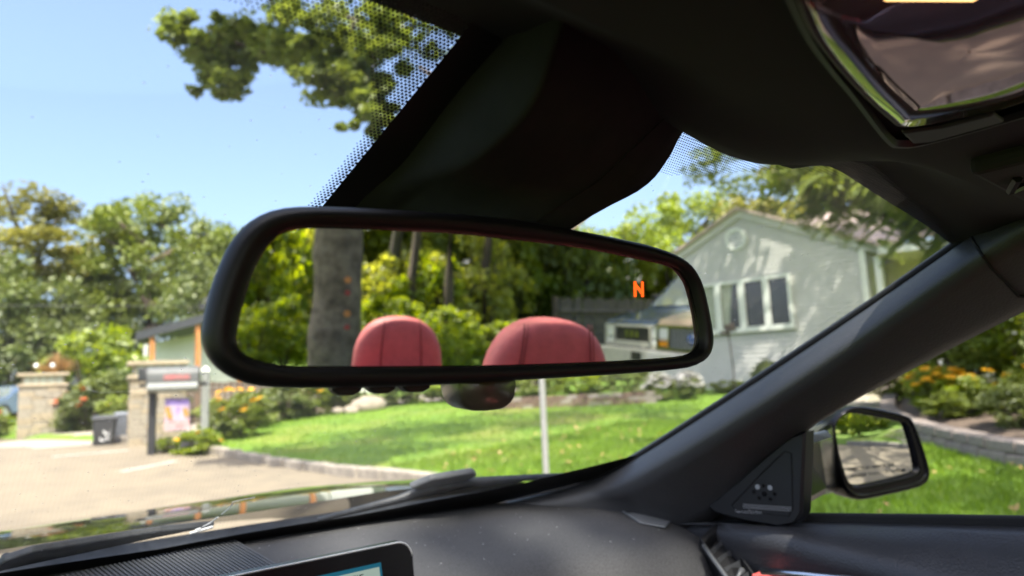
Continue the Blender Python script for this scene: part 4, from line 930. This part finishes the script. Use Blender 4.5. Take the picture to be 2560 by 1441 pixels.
# header
HL = cat_rom([(-.75, 1.325, 0), (-.4, 1.332, 0), (-.1, 1.338, 0), (.02, 1.334, 0), (.051, 1.330, 0), (.088, 1.323, 0), (.128, 1.3155, 0), (.151, 1.311, 0), (.172, 1.308, 0), (.200, 1.307, 0), (.230, 1.309, 0), (.288, 1.319, 0), (.34, 1.331, 0), (.37, 1.334, 0), (.401, 1.330, 0), (.465, 1.320, 0), (.559, 1.306, 0), (.66, 1.285, 0)], 160)
HLT = [(p.x, p.y) for p in HL]
def lipz(x): return interp(HLT, x)
hx = [-.75+1.41*i/90 for i in range(91)]
prof = lambda x: [(.262, max(wz(x, .262)-.003, lipz(x)+.004)), (.245, lipz(x)+.0035), (.232, lipz(x)), (.215, lipz(x)-.002), (.19, .5*lipz(x)+.5*1.303), (.165, 1.301), (.06, 1.302), (-.02, 1.309), (-.045, 1.325), (-.05, 1.36), (-.02, 1.40), (.1, 1.41), (.23, 1.385), (.27, 1.362)]
hdr = part(MB().loft([[Vector((x, y, z)) for y, z in prof(x)] for x in hx]), 'windshield_header', 'matte', smooth=True)
# sun visor on the right
vis = MB(); vv = [(.30, .145), (.62, .155), (.63, .09), (.62, .02), (.31, .015), (.295, .08)]
vis.loft([[(x, y, 1.302) for x, y in vv], [(x, y, 1.290) for x, y in vv]], True, True); vs = part(vis, 'sun_visor', pmat('visor_cloth', (.016, .016, .016), .9, .2, 60, .4, 900), bev=.004)
part(MB().tube([(.335, .128, 1.289), (.345, .135, 1.284), (.36, .132, 1.289)], .003, 6), 'visor_clip', 'black', vs)
# overhead console with map light lens
cs = MB(); cp = [(q.x, q.y) for q in cat_rom([(-.006, .102, 0), (.048, .119, 0), (.116, .134, 0), (.193, .151, 0), (.212, .151, 0), (.219, .138, 0), (.216, .093, 0), (.20, .03, 0), (.13, -.01, 0), (.02, .0, 0), (-.025, .05, 0), (-.006, .102, 0)], 60)[:-1]]
cc = Vector((.11, .075))
def off(p, k): return (cc.x+(p[0]-cc.x)*k, cc.y+(p[1]-cc.y)*k)
cs.loft([[(*off(p, 1.06), 1.305) for p in cp], [(*off(p, 1.03), 1.2945) for p in cp], [(*off(p, .985), 1.2935) for p in cp], [(*off(p, .96), 1.2965) for p in cp]], True)
con = part(cs, 'overhead_console', 'black', auto=30)
lp = [(q.x, q.y) for q in cat_rom([(.007, .103, 0), (.044, .1145, 0), (.105, .1265, 0), (.154, .1335, 0), (.168, .1345, 0), (.176, .128, 0), (.184, .106, 0), (.184, .085, 0), (.16, .04, 0), (.09, .02, 0), (.01, .04, 0), (-.006, .075, 0), (.007, .103, 0)], 70)[:-1]]
lc = Vector((.09, .08))
def lo(p, k): return (lc.x+(p[0]-lc.x)*k, lc.y+(p[1]-lc.y)*k)
part(MB().loft([[(*lo(p, 1.0), 1.2965) for p in lp], [(*lo(p, .985), 1.2925) for p in lp], [(*lo(p, .93), 1.2900) for p in lp], [(*lo(p, .6), 1.2885) for p in lp], [(*lo(p, .01), 1.2880) for p in lp]], True), 'map_light_lens', 'lens', con, smooth=True)
part(MB().tube([(*lo(p, 1.012), 1.2935) for p in lp+lp[:1]], .0011, 6), 'lens_rim', 'vslat', con, smooth=True)
part(MB().box((.030, .0715, 1.2868), (.030, .004, .0016), R(-35)), 'lamp_strip', 'amber', con)
part(MB().prism([(.178, .1385, 1.2915), (.204, .1425, 1.2915), (.210, .135, 1.2915), (.208, .10, 1.2915), (.190, .10, 1.2915), (.188, .122, 1.2915)], (0, 0, .003)), 'console_switch', 'black', con, bev=.002)
# sensor cover behind the mirror
n = 22
L_ = cat_rom([(.008, .212, 1.362), (.003, .245, 1.343), (-.004, .284, 1.323), (-.009, .334, 1.296), (-.02, .369, 1.276), (-.02, .44, 1.235)], n)
R_ = cat_rom([(.003, .200, 1.345), (.001, .212, 1.322), (0, .230, 1.297), (0, .275, 1.2835), (0, .35, 1.276), (-.008, .43, 1.222)], n)
K_ = cat_rom([(.125, .228, 1.330), (.118, .245, 1.322), (.106, .262, 1.305), (.086, .276, 1.284), (.046, .290, 1.257), (.012, .40, 1.20)], n)
O_ = cat_rom([(.158, .240, 1.338), (.156, .258, 1.326), (.150, .268, 1.308), (.134, .277, 1.289), (.078, .288, 1.258), (.03, .40, 1.195)], n)
T_ = cat_rom([(.160, .258, 1.340), (.158, .268, 1.334), (.150, .284, 1.324), (.138, .30, 1.314), (.11, .34, 1.29), (.06, .43, 1.235)], n)
rows = []
for a, b, c, d, e in zip(L_, R_, K_, O_, T_):
    mid = b.lerp(c, .35)+Vector((0, .0, -.004)); mid2 = b.lerp(c, .7)+Vector((0, 0, -.003))
    rows.append([a, a.lerp(b, .5)+Vector((-.0015, 0, 0)), a.lerp(b, .93)+Vector((-.001, 0, 0)), b+Vector((.001, .001, -.0005)), b.lerp(c, .05)+Vector((.0, .003, -.001)), mid, mid2, c, c.lerp(d, .5)+Vector((.001, 0, -.002)), d, d.lerp(e, .3)+Vector((.003, 0, 0)), e])
cov = part(MB().loft(rows), 'sensor_cover', 'cover', smooth=True)
part(MB().tube([p+Vector((0, -.001, -.0008)) for p in K_[4:19]], .0005, 5), 'cover_seam', 'matte', cov)
# rear view mirror
Mo = Vector((-.002, .292, 1.215)); Mn = Vector((-.1870, -.9807, -.0576)).normalized(); Mr = Vector((.98235, -.18731, 0)).normalized(); Mu = Mr.cross(Mn); Mu = Mu if Mu.z > 0 else -Mu
INNER = [(-0.0814, 0.0303), (-0.0724, 0.0312), (-0.0532, 0.0320), (-0.0313, 0.0325), (-0.0054, 0.0333), (0.0273, 0.0323), (0.0777, 0.0302), (0.1230, 0.0253), (0.1449, 0.0225), (0.1535, 0.0171), (0.1582, 0.0105), (0.1628, -0.0050), (0.1648, -0.0187), (0.1644, -0.0265), (0.1601, -0.0321), (0.1512, -0.0339), (0.0923, -0.0356), (0.0264, -0.0360), (-0.0313, -0.0352), (-0.0536, -0.0347), (-0.0845, -0.0337), (-0.0937, -0.0324), (-0.1018, -0.0296), (-0.1057, -0.0259), (-0.1069, -0.0213), (-0.1059, -0.0127), (-0.1036, -0.0028), (-0.0995, 0.0108), (-0.0945, 0.0204), (-0.0905, 0.0254), (-0.0867, 0.0284)]
OUTER = [(-0.0727, 0.0412), (-0.0313, 0.0428), (0.0324, 0.0431), (0.0768, 0.0397), (0.1264, 0.0345), (0.1485, 0.0296), (0.1607, 0.0227), (0.1683, 0.0115), (0.1721, -0.0010), (0.1762, -0.0213), (0.1747, -0.0301), (0.1686, -0.0367), (0.1551, -0.0409), (0.0884, -0.0432), (0.0359, -0.0441), (-0.0313, -0.0449), (-0.0878, -0.0434), (-0.0981, -0.0421), (-0.1064, -0.0392), (-0.1138, -0.0338), (-0.1183, -0.0269), (-0.1200, -0.0183), (-0.1169, 0.0007), (-0.1108, 0.0186), (-0.1060, 0.0269), (-0.0993, 0.0337), (-0.0890, 0.0392)]
def resample(P, n, cen, asp):
    """closed outline sampled by angle (squashed) so that two rims match point to point"""
    Q = cat_rom([(p[0], p[1], 0) for p in P+P[:1]], 900); out = []
    A = [(math.atan2((q.y-cen[1])*asp, q.x-cen[0]) % (2*math.pi), q) for q in Q]; A.sort(key=lambda t: t[0])
    for k in range(n):
        t = 2*math.pi*k/n; out.append(min(A, key=lambda q: abs((q[0]-t+math.pi) % (2*math.pi)-math.pi))[1])
    # light smoothing
    for _ in range(2): out = [(out[i-1]+out[i]*2+out[(i+1) % n])/4 for i in range(n)]
    return [(q.x, q.y) for q in out]
NR = 140; cen = (.027, -.002)
IN = resample(INNER, NR, cen, 3.2); OU = resample(OUTER, NR, cen, 3.2)
def mp(q, o): return Mo+Mr*q[0]+Mu*q[1]+Mn*o
def mix(f): return [(a[0]+(b[0]-a[0])*f, a[1]+(b[1]-a[1])*f) for a, b in zip(IN, OU)]
def shr(k): return [(cen[0]+(q[0]-cen[0])*k, cen[1]+(q[1]-cen[1])*k) for q in OU]
ring = [(mix(-.02), -.002), (mix(-.02), .0005), (mix(.02), .0030), (mix(.15), .0052), (mix(.4), .0068), (mix(.65), .0060), (mix(.85), .0038), (mix(.97), .0005), (mix(1.0), -.0030), (mix(.98), -.010), (shr(.95), -.018), (shr(.82), -.026), (shr(.5), -.034), (shr(.05), -.036)]
mir = part(MB().loft([[mp(q, o) for q in r] for r, o in ring], True), 'rear_view_mirror', 'frame', smooth=True)
part(MB().poly([mp(q, 0) for q in mix(-.015)]), 'mirror_glass', 'mirror', mir)
part(MB().tube([mp(q, .0008) for q in mix(.0)+mix(.0)[:1]], .0005, 5), 'glass_edge', 'gloss', mir)
nd = MB()
for a, b in (((.1160, .0028), (.1162, .0115)), ((.1216, .0029), (.1218, .0116)), ((.1164, .0100), (.1216, .0045))):
    a, b = Vector((*a, 0)), Vector((*b, 0)); t_ = (b-a).normalized()*.0003; s_ = Vector((-t_.y, t_.x, 0)).normalized()*.00075
    nd.poly([mp(q, .0004) for q in (a-s_-t_, a+s_-t_, b+s_+t_, b-s_+t_)])
part(nd, 'compass_display', 'N', mir)
for a, b in ((-.0630, -.0475), (-.0450, -.0305), (-.0280, -.0120)):
    part(MB().prism([mp(q, -.004) for q in ((a, -.041), (b, -.041), (b-.001, -.0462), (b-.005, -.0482), (a+.003, -.0480), (a, -.0455))], -Mn*.010), 'mirror_button', 'black', mir, bev=.0012)
ck = MB(); cx_ = .0215
rows = []
for o, k in ((-.006, .9), (-.010, 1.0), (-.030, 1.0), (-.040, .8)):
    rows.append([mp((cx_+.0175*k*math.copysign(abs(math.cos(a))**.6, math.cos(a)), -.044+(-.016*k*abs(math.sin(a))**.7 if math.sin(a) < 0 else .012*math.sin(a))), o) for a in [2*math.pi*j/24 for j in range(24)]])
ck.loft(rows, True, True)
part(ck, 'mirror_sensor_pod', pmat('bronze_plastic', (.06, .05, .04), .28, .3, 60, coat=.3), mir, smooth=True)
part(MB().tube([mp((.03, .0), -.03), mp((.035, .01), -.06), (.04, .40, 1.235)], [.016, .014, .022], 12), 'mirror_arm', 'black', mir, smooth=True)
# dashboard
dx = [-.75, -.5, -.3, -.1, .05, .15, .25, .35, .45, .53, .59, .63, .655]
def dfar(x): return interp([(-.75, .75), (-.5, .85), (-.25, .90), (0, .918), (.15, .915), (.3, .90), (.45, .88), (.55, .855), (.60, .825), (.655, .75)], x)
def dnear(x): return interp([(-.75, .60), (-.3, .66), (.05, .70), (.25, .70), (.45, .662), (.55, .637), (.60, .63), (.655, .645)], x)
def drow(x):
    f, n_ = dfar(x), dnear(x); sl_ = interp([(-.75, 0), (.45, 0), (.6, -.006), (.655, -.014)], x); hump = .0
    z = lambda t: .990-.012*t-.020*t*t+sl_
    r_ = [(x, f+.004, .955)] + [(x, f, .986+sl_)] + [(x, f-(f-n_)*t, z(t)) for t in (.04, .12, .25, .4, .55, .7, .82, .92, 1.0)]
    yz = n_; zz = z(1)
    r_ += [(x, yz-.018, zz-.006), (x, yz-.034, zz-.018), (x, yz-.046, zz-.038), (x, yz-.06, zz-.09), (x, yz-.05, zz-.16), (x, yz+.02, zz-.22)]
    return [Vector(p) for p in r_]
dash = part(MB().loft([drow(x) for x in dx]), 'dashboard', 'dash', smooth=True)
part(MB().tube([(x, dfar(x)+.0035, .9875+interp([(.45, 0), (.6, -.006), (.655, -.014)], x)) for x in [-.7+i*.045 for i in range(30)]], .0028, 6), 'dash_edge_trim', pmat('brown_edge', (.045, .038, .034), .6, .2, 40), dash, smooth=True)
def dz(x, y):
    f, n_ = dfar(x), dnear(x); t = (f-y)/(f-n_); return .990-.012*t-.020*t*t+interp([(-.75, 0), (.45, 0), (.6, -.006), (.655, -.014)], x)
rq = random.Random(77); sp_m = MB()
for k in range(170):
    x = rq.uniform(.0, .62); y = rq.uniform(dnear(x), dfar(x)-.01); r_ = rq.choice((.0004, .0005, .0006, .0011)); z = dz(x, y)+.0006
    sp_m.poly([(x+r_*math.cos(a), y+r_*math.sin(a), z) for a in (0, 1.2, 2.4, 3.7, 5)])
me = sp_m.mesh('dust_specks', X['speck']); ob = bpy.data.objects.new('dust_specks', me); col.objects.link(ob); ob.parent = dash; ob['kind'] = 'stuff'
# defroster outlet at the far right end
def dz(x, y):
    f, n_ = dfar(x), dnear(x); t = (f-y)/(f-n_); return .990-.012*t-.020*t*t+interp([(-.75, 0), (.45, 0), (.6, -.006), (.655, -.014)], x)
dv = [(.600, .742), (.636, .722), (.638, .672), (.600, .652), (.578, .680)]
df = part(MB().prism([(x, y, dz(x, y)+.0012) for x, y in dv], (0, 0, .002)), 'defroster_outlet', pmat('outlet_grey', (.16, .17, .18), .5, .1, 20), bev=.001)
part(MB().prism([(x, y, dz(x, y)+.0036) for x, y in ((.597, .742), (.632, .724), (.634, .708), (.594, .722))], (0, 0, .0006)), 'outlet_slot', 'matte', df)
for k in range(6):
    a = Vector((.630, .706)).lerp(Vector((.594, .718)), k/5); part(MB().prism([(a.x-.0028, a.y, dz(a.x, a.y)+.0037), (a.x+.0028, a.y, dz(a.x, a.y)+.0037), (a.x, a.y-.008, dz(a.x, a.y-.008)+.0037)], (0, 0, .0005)), 'outlet_tooth', 'matte', df)
# speaker grille with ribs in the centre of the dash
gq = [(-.16, .868), (.088, .906), (.098, .790), (-.14, .76)]
spk = part(MB().prism([(x, y, dz(x, y)+.001) for x, y in gq], (0, 0, .0015)), 'speaker_grille', 'matte')
rib = MB().box((0, 0, 0), (.0022, 1, .004)).mesh('rib', X['ribg'])
for k in range(56):
    f = k/55; a = Vector(gq[0]).lerp(Vector(gq[1]), f); b = Vector(gq[3]).lerp(Vector(gq[2]), f); c = (a+b)/2
    inst('rib', rib, spk, (c.x, c.y, (dz(a.x, a.y)+dz(b.x, b.y))/2+.0045), (math.atan2(dz(a.x, a.y)-dz(b.x, b.y), (a-b).length), 0, math.atan2(-(a.x-b.x), a.y-b.y)), (1, (a-b).length, 1))
part(MB().tube([(x, y, dz(x, y)+.003) for x, y in [gq[1], gq[2]]], .003, 6), 'grille_frame', 'dash', spk)
# info screen
sc = MB(); sx0, sx1, sz1, sz0 = -.09, .2045, 1.0065, .86
def rrect(x0, x1, z0, z1, r_, y):
    out = []
    for cx, cz, a0 in ((x1-r_, z1-r_, 0), (x0+r_, z1-r_, 90), (x0+r_, z0+r_, 180), (x1-r_, z0+r_, 270)):
        out += [(cx+r_*math.cos(R(a0+k*15)), y+.12*(cz+r_*math.sin(R(a0+k*15))-1.0), cz+r_*math.sin(R(a0+k*15))) for k in range(7)]
    return out
sc.loft([rrect(sx0+.002, sx1-.002, sz0+.002, sz1-.002, .016, .6795), rrect(sx0, sx1, sz0, sz1, .017, .681), rrect(sx0, sx1, sz0, sz1, .017, .692), rrect(sx0+.01, sx1-.01, sz0+.01, sz1-.01, .012, .698)], True, True)
scr = part(sc, 'info_screen', 'gloss', auto=30)
part(MB().tube([Vector(p)+Vector((0, -.0002, .0004)) for p in rrect(sx0+.001, sx1-.001, sz0+.001, sz1-.001, .0165, .6805)[:15]], .0011, 6), 'screen_edge', 'silver', scr, smooth=True)
part(MB().poly([(x, .679+.12*(z-1.0), z) for x, z in ((-.06, .9905), (.165, .9905), (.1705, .90), (-.06, .90))][::-1]), 'display', 'teal', scr)
part(MB().poly([(x, .6787+.12*(z-1.0), z) for x, z in ((-.055, .9865), (.1625, .9865), (.1665, .90), (-.055, .90))][::-1]), 'display_page', 'scr', scr)
text_mesh('BEASTIE', .0115, X['ink'], 'display_text', Matrix.Translation((.1035, .6752, .9755)) @ Matrix.Rotation(R(83), 4, 'X'), scr)
# right hand air vent
VA, VB, VC, VD = Vector((.607, .602, .950)), Vector((.655, .604, .966)), Vector((.612, .495, .880)), Vector((.552, .497, .894))
vn = (VB-VA).cross(VD-VA).normalized(); vn = vn if vn.y < 0 else -vn
vcn = (VA+VB+VC+VD)/4
def vq(k, o): return [vcn+(p-vcn)*k+vn*o for p in (VA, VB, VC, VD)]
ven = part(MB().loft([vq(1.0, -.012), vq(1.0, .0), vq(.97, .0025), vq(.84, .0025), vq(.80, -.002), vq(.78, -.03)], True, True), 'air_vent', 'black', bev=.0012)
iA, iB, iC, iD = vq(.80, -.004)
for k in range(6):
    f = (k+.5)/6; a, b = iA.lerp(iD, f), iB.lerp(iC, f); d_ = (iD-iA).normalized()
    part(MB().prism([a, b, b-vn*.014+d_*.006, a-vn*.014+d_*.006], vn*.0012+d_*.0012), 'slat', 'silver' if False else 'vslat', ven)
tb = iA.lerp(iD, .62).lerp(iB.lerp(iC, .62), .45)
part(MB().tube([tb+vn*.001-(iB-iA).normalized()*.012, tb+vn*.004, tb+vn*.006+(iB-iA).normalized()*.009], [.0018, .0028, .0046], 8), 'vent_tab', 'vslat', ven, smooth=True)
part(MB().tube([VA.lerp(VD, q)+vn*.003+(VA-VB).normalized()*.003 for q in (.12, .3, .6, 1)], .0032, 8), 'vent_trim', 'ribg', ven, smooth=True)
# door: top pad, inner panel, seal
dy = [.70, .62, .56, .50, .42, .32, .2, .05, -.2, -.5, -.9]
def sill(y): return interp([(-.9, 1.02), (.2, 1.003), (.245, .999), (.495, .974), (.56, .966), (.7, .95)], y)
def ridge(y): return interp([(-.9, .93), (.2, .942), (.326, .956), (.458, .969), (.574, .981), (.7, .985)], y)
rows = []
for y in dy:
    s_, r_ = sill(y), min(ridge(y), sill(y)+.004)
    xr = interp([(-.9, .60), (.3, .612), (.574, .625), (.62, .645), (.70, .655)], y)
    rows.append([Vector((.690, y, s_-.004)), Vector((.682, y, s_)), Vector((.665, y, s_-.001+(r_-s_)*.1)), Vector((.64, y, s_+(r_-s_)*.55)), Vector((xr+.012, y, r_)), Vector((xr, y, r_-.010)), Vector((xr+.003, y, r_-.03)), Vector((xr+.016, y, r_-.07)), Vector((xr+.02, y, r_-.2)), Vector((xr-.02, y, r_-.4))])
door = part(MB().loft(rows), 'door', 'door', smooth=True)
part(MB().loft([[Vector((x, y, sill(y)+z)) for x, z in ((.684, -.004), (.684, .007), (.690, .0095), (.700, .009), (.703, -.004))] for y in dy]), 'window_seal', 'matte', door, smooth=True)
part(MB().loft([[Vector((x, y, sill(y)+z)) for x, z in ((.700, .006), (.73, .0), (.80, -.04), (.86, -.12), (.885, -.25), (.86, -.5), (.82, -.65))] for y in dy]), 'door_skin', 'paint', door, smooth=True)
part(MB().prism([(.598, .522, .920), (.598, .505, .90), (.598, .40, .890), (.598, .40, .922), (.598, .49, .916)], (.03, 0, 0)), 'red_inlay', 'red', door, bev=.002)
part(MB().tube([(.597, .505, .927), (.597, .45, .932), (.600, .36, .938), (.602, .2, .94)], .0045, 8), 'trim_strip', 'chrome', door, smooth=True)
# sail panel with tweeter
sp_ = [(.457, 1.094), (.472, .992), (.482, .979), (.505, .972), (.56, .974), (.602, .979), (.612, .986), (.57, 1.016), (.51, 1.062), (.475, 1.088)]
sail = part(MB().loft([[(.668, y, z) for y, z in sp_], [(.648, y, z) for y, z in sp_], [(.6445, .53+(y-.53)*.95, 1.015+(z-1.015)*.95) for y, z in sp_]], True, True), 'sail_panel', 'black', auto=30)
tg = [(.478, 1.066), (.483, .998), (.49, .987), (.565, .986), (.572, .992), (.52, 1.04), (.487, 1.068)]
part(MB().tube([(.6440, y, z) for y, z in tg+tg[:1]], .0008, 5), 'panel_groove', 'matte', sail)
for k, (y, z) in enumerate([(.530, 1.020), (.512, 1.0205), (.521, 1.0225), (.536, 1.013), (.521, 1.012), (.506, 1.013), (.529, 1.006), (.513, 1.006)]):
    part(MB().tube([(.6444, y, z), (.6436, y, z)], .0033 if k < 2 else .0038 if k == 4 else .0026, 10), 'speaker_hole', 'silver' if k < 2 else 'gloss', sail)
gd = MB()
for j in range(3):
    for k in range(26): gd.box((.6438, .553-k*.0027, .9955-j*.0022+k*.00012), (.0008, .0013, .0009))
gr_ = part(gd, 'tweeter_grille', 'lgrey', sail); gr_['kind'] = 'stuff'
text_mesh('harman/kardon', .0064, X['lgrey'], 'lettering', Matrix(((0, 0, -1, .6436), (-1, 0, 0, .566), (0, 1, 0, .9835), (0, 0, 0, 1))) @ Matrix.Rotation(R(3), 4, 'Z'), sail)
# door mirror
So = Vector((1.107, .568, 1.021)); Sn = Vector((-.458, -.889, -.022)).normalized(); Sr = Vector((.889, -.458, 0)).normalized(); Su = Sr.cross(Sn); Su = Su if Su.z > 0 else -Su
SG = [(-0.0890, 0.0539), (-0.0686, 0.0668), (-0.0473, 0.0700), (0.0437, 0.0510), (0.0560, 0.0430), (0.0705, -0.0325), (0.0660, -0.0398), (-0.0489, -0.0541), (-0.0648, -0.0510), (-0.0728, -0.0401), (-0.0851, 0.0052)]
SO = [(-0.0956, 0.0542), (-0.0717, 0.0740), (-0.0351, 0.0826), (0.0578, 0.0620), (0.0760, 0.0435), (0.0918, -0.0056), (0.0988, -0.0414), (0.0934, -0.0585), (0.0689, -0.0687), (-0.0446, -0.0809), (-0.0679, -0.0745), (-0.0826, -0.0531), (-0.0926, -0.0013)]
sc_ = (0, 0); sI = resample(SG, 90, sc_, 1.3); sO = resample(SO, 90, sc_, 1.3)
def smp(q, o): return So+Sr*q[0]+Su*q[1]+Sn*o
def smix(f): return [(a[0]+(b[0]-a[0])*f, a[1]+(b[1]-a[1])*f) for a, b in zip(sI, sO)]
def sshr(k): return [(q[0]*k, q[1]*k) for q in sO]
sm = part(MB().loft([[smp(q, o) for q in r_] for r_, o in ((smix(0), -.006), (smix(.02), .001), (smix(.25), .006), (smix(.5), .004), (smix(.62), .0035), (smix(.7), .007), (smix(.88), .006), (smix(1), -.001), (smix(1.02), -.012), (sshr(1.0), -.05), (sshr(.86), -.085), (sshr(.55), -.115), (sshr(.05), -.125))], True), 'door_mirror', 'gloss', smooth=True)
part(MB().loft([[smp((q[0]*k, q[1]*k), -.0005-(q[0]**2+q[1]**2)*k*k/(2*1.3)) for q in smix(.01)] for k in (1, .85, .7, .55, .4, .25, .1, .004)], True), 'mirror_glass', 'smirror', sm, smooth=True)
part(MB().loft([[Vector((x, y, z)) for x, y, z in r_] for r_ in ([(.70, .50, .985), (.70, .62, .985), (.70, .60, 1.06), (.70, .50, 1.085)], [(.82, .525, .985), (.82, .63, .985), (.82, .62, 1.06), (.82, .53, 1.082)], [(1.05, .62, .95), (1.05, .70, .96), (1.05, .68, 1.06), (1.05, .615, 1.085)])], True, True), 'mirror_foot', 'gloss', sm, bev=.012)
part(MB().prism([(.70, .478, 1.074), (.70, .450, 1.083), (.715, .463, 1.089), (.715, .482, 1.084)], (.01, .01, 0)), 'white_tab', 'white', sm)
SM4 = lambda x, y, o: Matrix(((Sr.x, Su.x, Sn.x, smp((x, y), o).x), (Sr.y, Su.y, Sn.y, smp((x, y), o).y), (Sr.z, Su.z, Sn.z, smp((x, y), o).z), (0, 0, 0, 1)))
text_mesh('OBJECTS IN MIRROR ARE', .0085, X['black'], 'mirror_lettering', SM4(-.066, -.030, -.0008) @ Matrix.Rotation(R(1.5), 4, 'Z'), sm)
text_mesh('CLOSER THAN THEY APPEAR', .0085, X['black'], 'mirror_lettering', SM4(-.060, -.0415, -.0012) @ Matrix.Rotation(R(1.5), 4, 'Z'), sm)
# hood, cowl and wipers
def hz(x, y): return .992-.03*(y-1.1)-.12*(y-1.1)**2-.10*max(0, abs(x)-.55)**2*6
hxs = [-.85, -.75, -.65, -.55, -.4, -.3, -.15, 0, .15, .3, .4, .55, .65, .75, .85]
hd = MB().loft([[Vector((x, y+.10*(1-(x/.85)**2)-.08, hz(x, y)+(.010*math.exp(-((abs(x)-.36)/.05)**2)))) for x in hxs] for y in [1.08, 1.085, 1.1, 1.15, 1.2, 1.3, 1.4, 1.5, 1.6, 1.7, 1.85, 2.0, 2.15, 2.3]])
part(hd, 'hood', 'paint', smooth=True)
cw = MB().loft([[Vector((x, basey(x)-.02, .958)), Vector((x, basey(x)+.05, .955)), Vector((x, basey(x)+.11, .962)), Vector((x, 1.07+.10*(1-(x/.85)**2)-.085, .978)), Vector((x, 1.08+.10*(1-(x/.85)**2)-.08, .90))] for x in hxs[1:-1]])
part(cw, 'cowl', 'cowl', smooth=True)
for sx in (-1, 1):
    part(MB().loft([[Vector((sx*.84, y, hz(.84, y)-.0)), Vector((sx*.90, y, hz(.84, y)-.05)), Vector((sx*.92, y, .6)), Vector((sx*.9, y, .35))] for y in (.6, .9, 1.2, 1.5, 1.8, 2.1, 2.3)]), 'fender', 'paint', smooth=True)
w1 = MB(); a, b = gl(-.15, .892, .012), gl(0.0, .875, .012)
w1.prism([gl(-.155, .905, .006), gl(-.140, .878, .006), gl(-.120, .866, .006), gl(0.0, .868, .006), gl(.06, .876, .006), gl(0.0, .884, .006), (gl(-.12, .900, .006))], WN*.008)
wp1 = part(w1, 'wiper_arm', 'cowl', bev=.002); part(MB().ball(gl(-.138, .888, .0145), (.005, .005, .004), 12, 6), 'arm_bolt', 'black', wp1, smooth=True)
w2 = MB(); w2.tube([gl(.20, .905, .008), gl(.30, .868, .010), gl(.335, .848, .012), gl(.40, .826, .010), gl(.56, .80, .006)], [.003, .006, .009, .007, .003], 8)
wp2 = part(w2, 'wiper_arm', 'cowl', smooth=True)
part(MB().prism([gl(.305, .842, .012), gl(.325, .818, .012), gl(.385, .803, .012), gl(.398, .812, .012), (gl(.385, .832, .012)), gl(.335, .852, .012)], WN*.01), 'wiper_head', pmat('wiper_grey', (.10, .105, .11), .5, .2, 40), wp2, bev=.003)
part(MB().tube([gl(.0, .925, .004), gl(.2, .915, .005), gl(.45, .86, .004)], .004, 6), 'wiper_blade', 'matte', wp2)
# seats
def cushion(name, c, sz, parent, m='red', rx=0, sub=2, top=.86, exp_=.35, PROF=None):
    rows = []
    M = Matrix.Rotation(rx, 3, 'X'); N_ = 28
    for zf, k in (PROF or ((-1, .80), (-.93, .97), (-.5, 1.0), (0, 1.0), (.4, .97), (.68, .92), (.86, .80), (.96, .58), (1.0, .2))):
        rows.append([tuple(Vector(c)+M @ Vector((sz[0]/2*k*math.copysign(abs(math.cos(a))**exp_, math.cos(a)), sz[1]/2*(.6+.4*k)*math.copysign(abs(math.sin(a))**.6, math.sin(a)), sz[2]/2*zf))) for a in [2*math.pi*j/N_ for j in range(N_)]])
    return MB().loft(rows, True, True).build(name, X[m], parent, smooth=True)
def seam(pts, parent, r_=.0016): return MB().tube(pts, r_, 5).build('seam', X['reddark'], parent, smooth=True)
seat = cushion('passenger_seat', (.42, -.60, .80), (.50, .14, .56), car, rx=R(-14))
cushion('seat_base', (.42, -.32, .50), (.50, .52, .18), seat)
HP = ((-1, .96), (-.9, 1.03), (-.5, 1.04), (0, 1.0), (.25, .945), (.45, .875), (.62, .79), (.76, .69), (.87, .565), (.94, .44), (.985, .28), (1.0, .10))
hr = cushion('headrest', (.418, -.675, 1.104), (.252, .105, .18), seat, rx=R(-8), PROF=HP, exp_=.5)
for x in (-.075, .075):
    pts = []
    for zf, k in ((-.9, 1), (-.4, 1.0), (0, 1.0), (.4, .97), (.68, .93), (.86, .84), (.97, .6)):
        pts.append(Vector((.418+x*(1-.12*max(0, zf)), -.675, 1.104)) + Matrix.Rotation(R(-8), 3, 'X') @ Vector((0, .0535*(.6+.4*k), .09*zf)))
    seam(pts, hr); seam([p+Vector((.007, 0, 0)) for p in pts], hr, .001)
for x in (-.07, .07): MB().tube([(.418+x, -.68, .98), (.418+x, -.675, 1.06)], .007, 8).build('headrest_post', X['chrome'], seat)
rs = cushion('rear_seat', (.0, -1.36, .76), (1.10, .16, .56), car, rx=R(-16))
for sx in (1,):
    hr2 = cushion('headrest', (sx*.235, -1.40, 1.092), (.250, .10, .19), rs, rx=R(-8), PROF=HP, exp_=.5)
    for x in (-.055, .06):
        pts = [Vector((sx*.235+x*(1-.12*max(0, zf)), -1.40, 1.092)) + Matrix.Rotation(R(-8), 3, 'X') @ Vector((0, .051*(.6+.4*k), .095*zf)) for zf, k in ((-.9, 1), (0, 1.0), (.4, .97), (.68, .93), (.86, .84), (.97, .6))]
        seam(pts, hr2)
ds = cushion('driver_seat', (-.40, -.62, .80), (.50, .14, .56), car, rx=R(-14))
cushion('headrest', (-.402, -.68, 1.10), (.272, .105, .18), ds, rx=R(-8))
part(MB().box((0, -.4, .30), (1.5, 2.9, .06)), 'cabin_floor', 'matte')
part(MB().loft([[Vector((x, y, z)) for x, z in ((-.86, .4), (-.88, .8), (-.80, .94), (-.70, .97), (-.66, .90), (-.66, .35))] for y in (.7, 0, -1, -1.6)]), 'left_side', 'paint', smooth=True)
part(MB().box((0, -1.95, .85), (1.5, .9, .12)), 'rear_deck', 'paint', bev=.04)
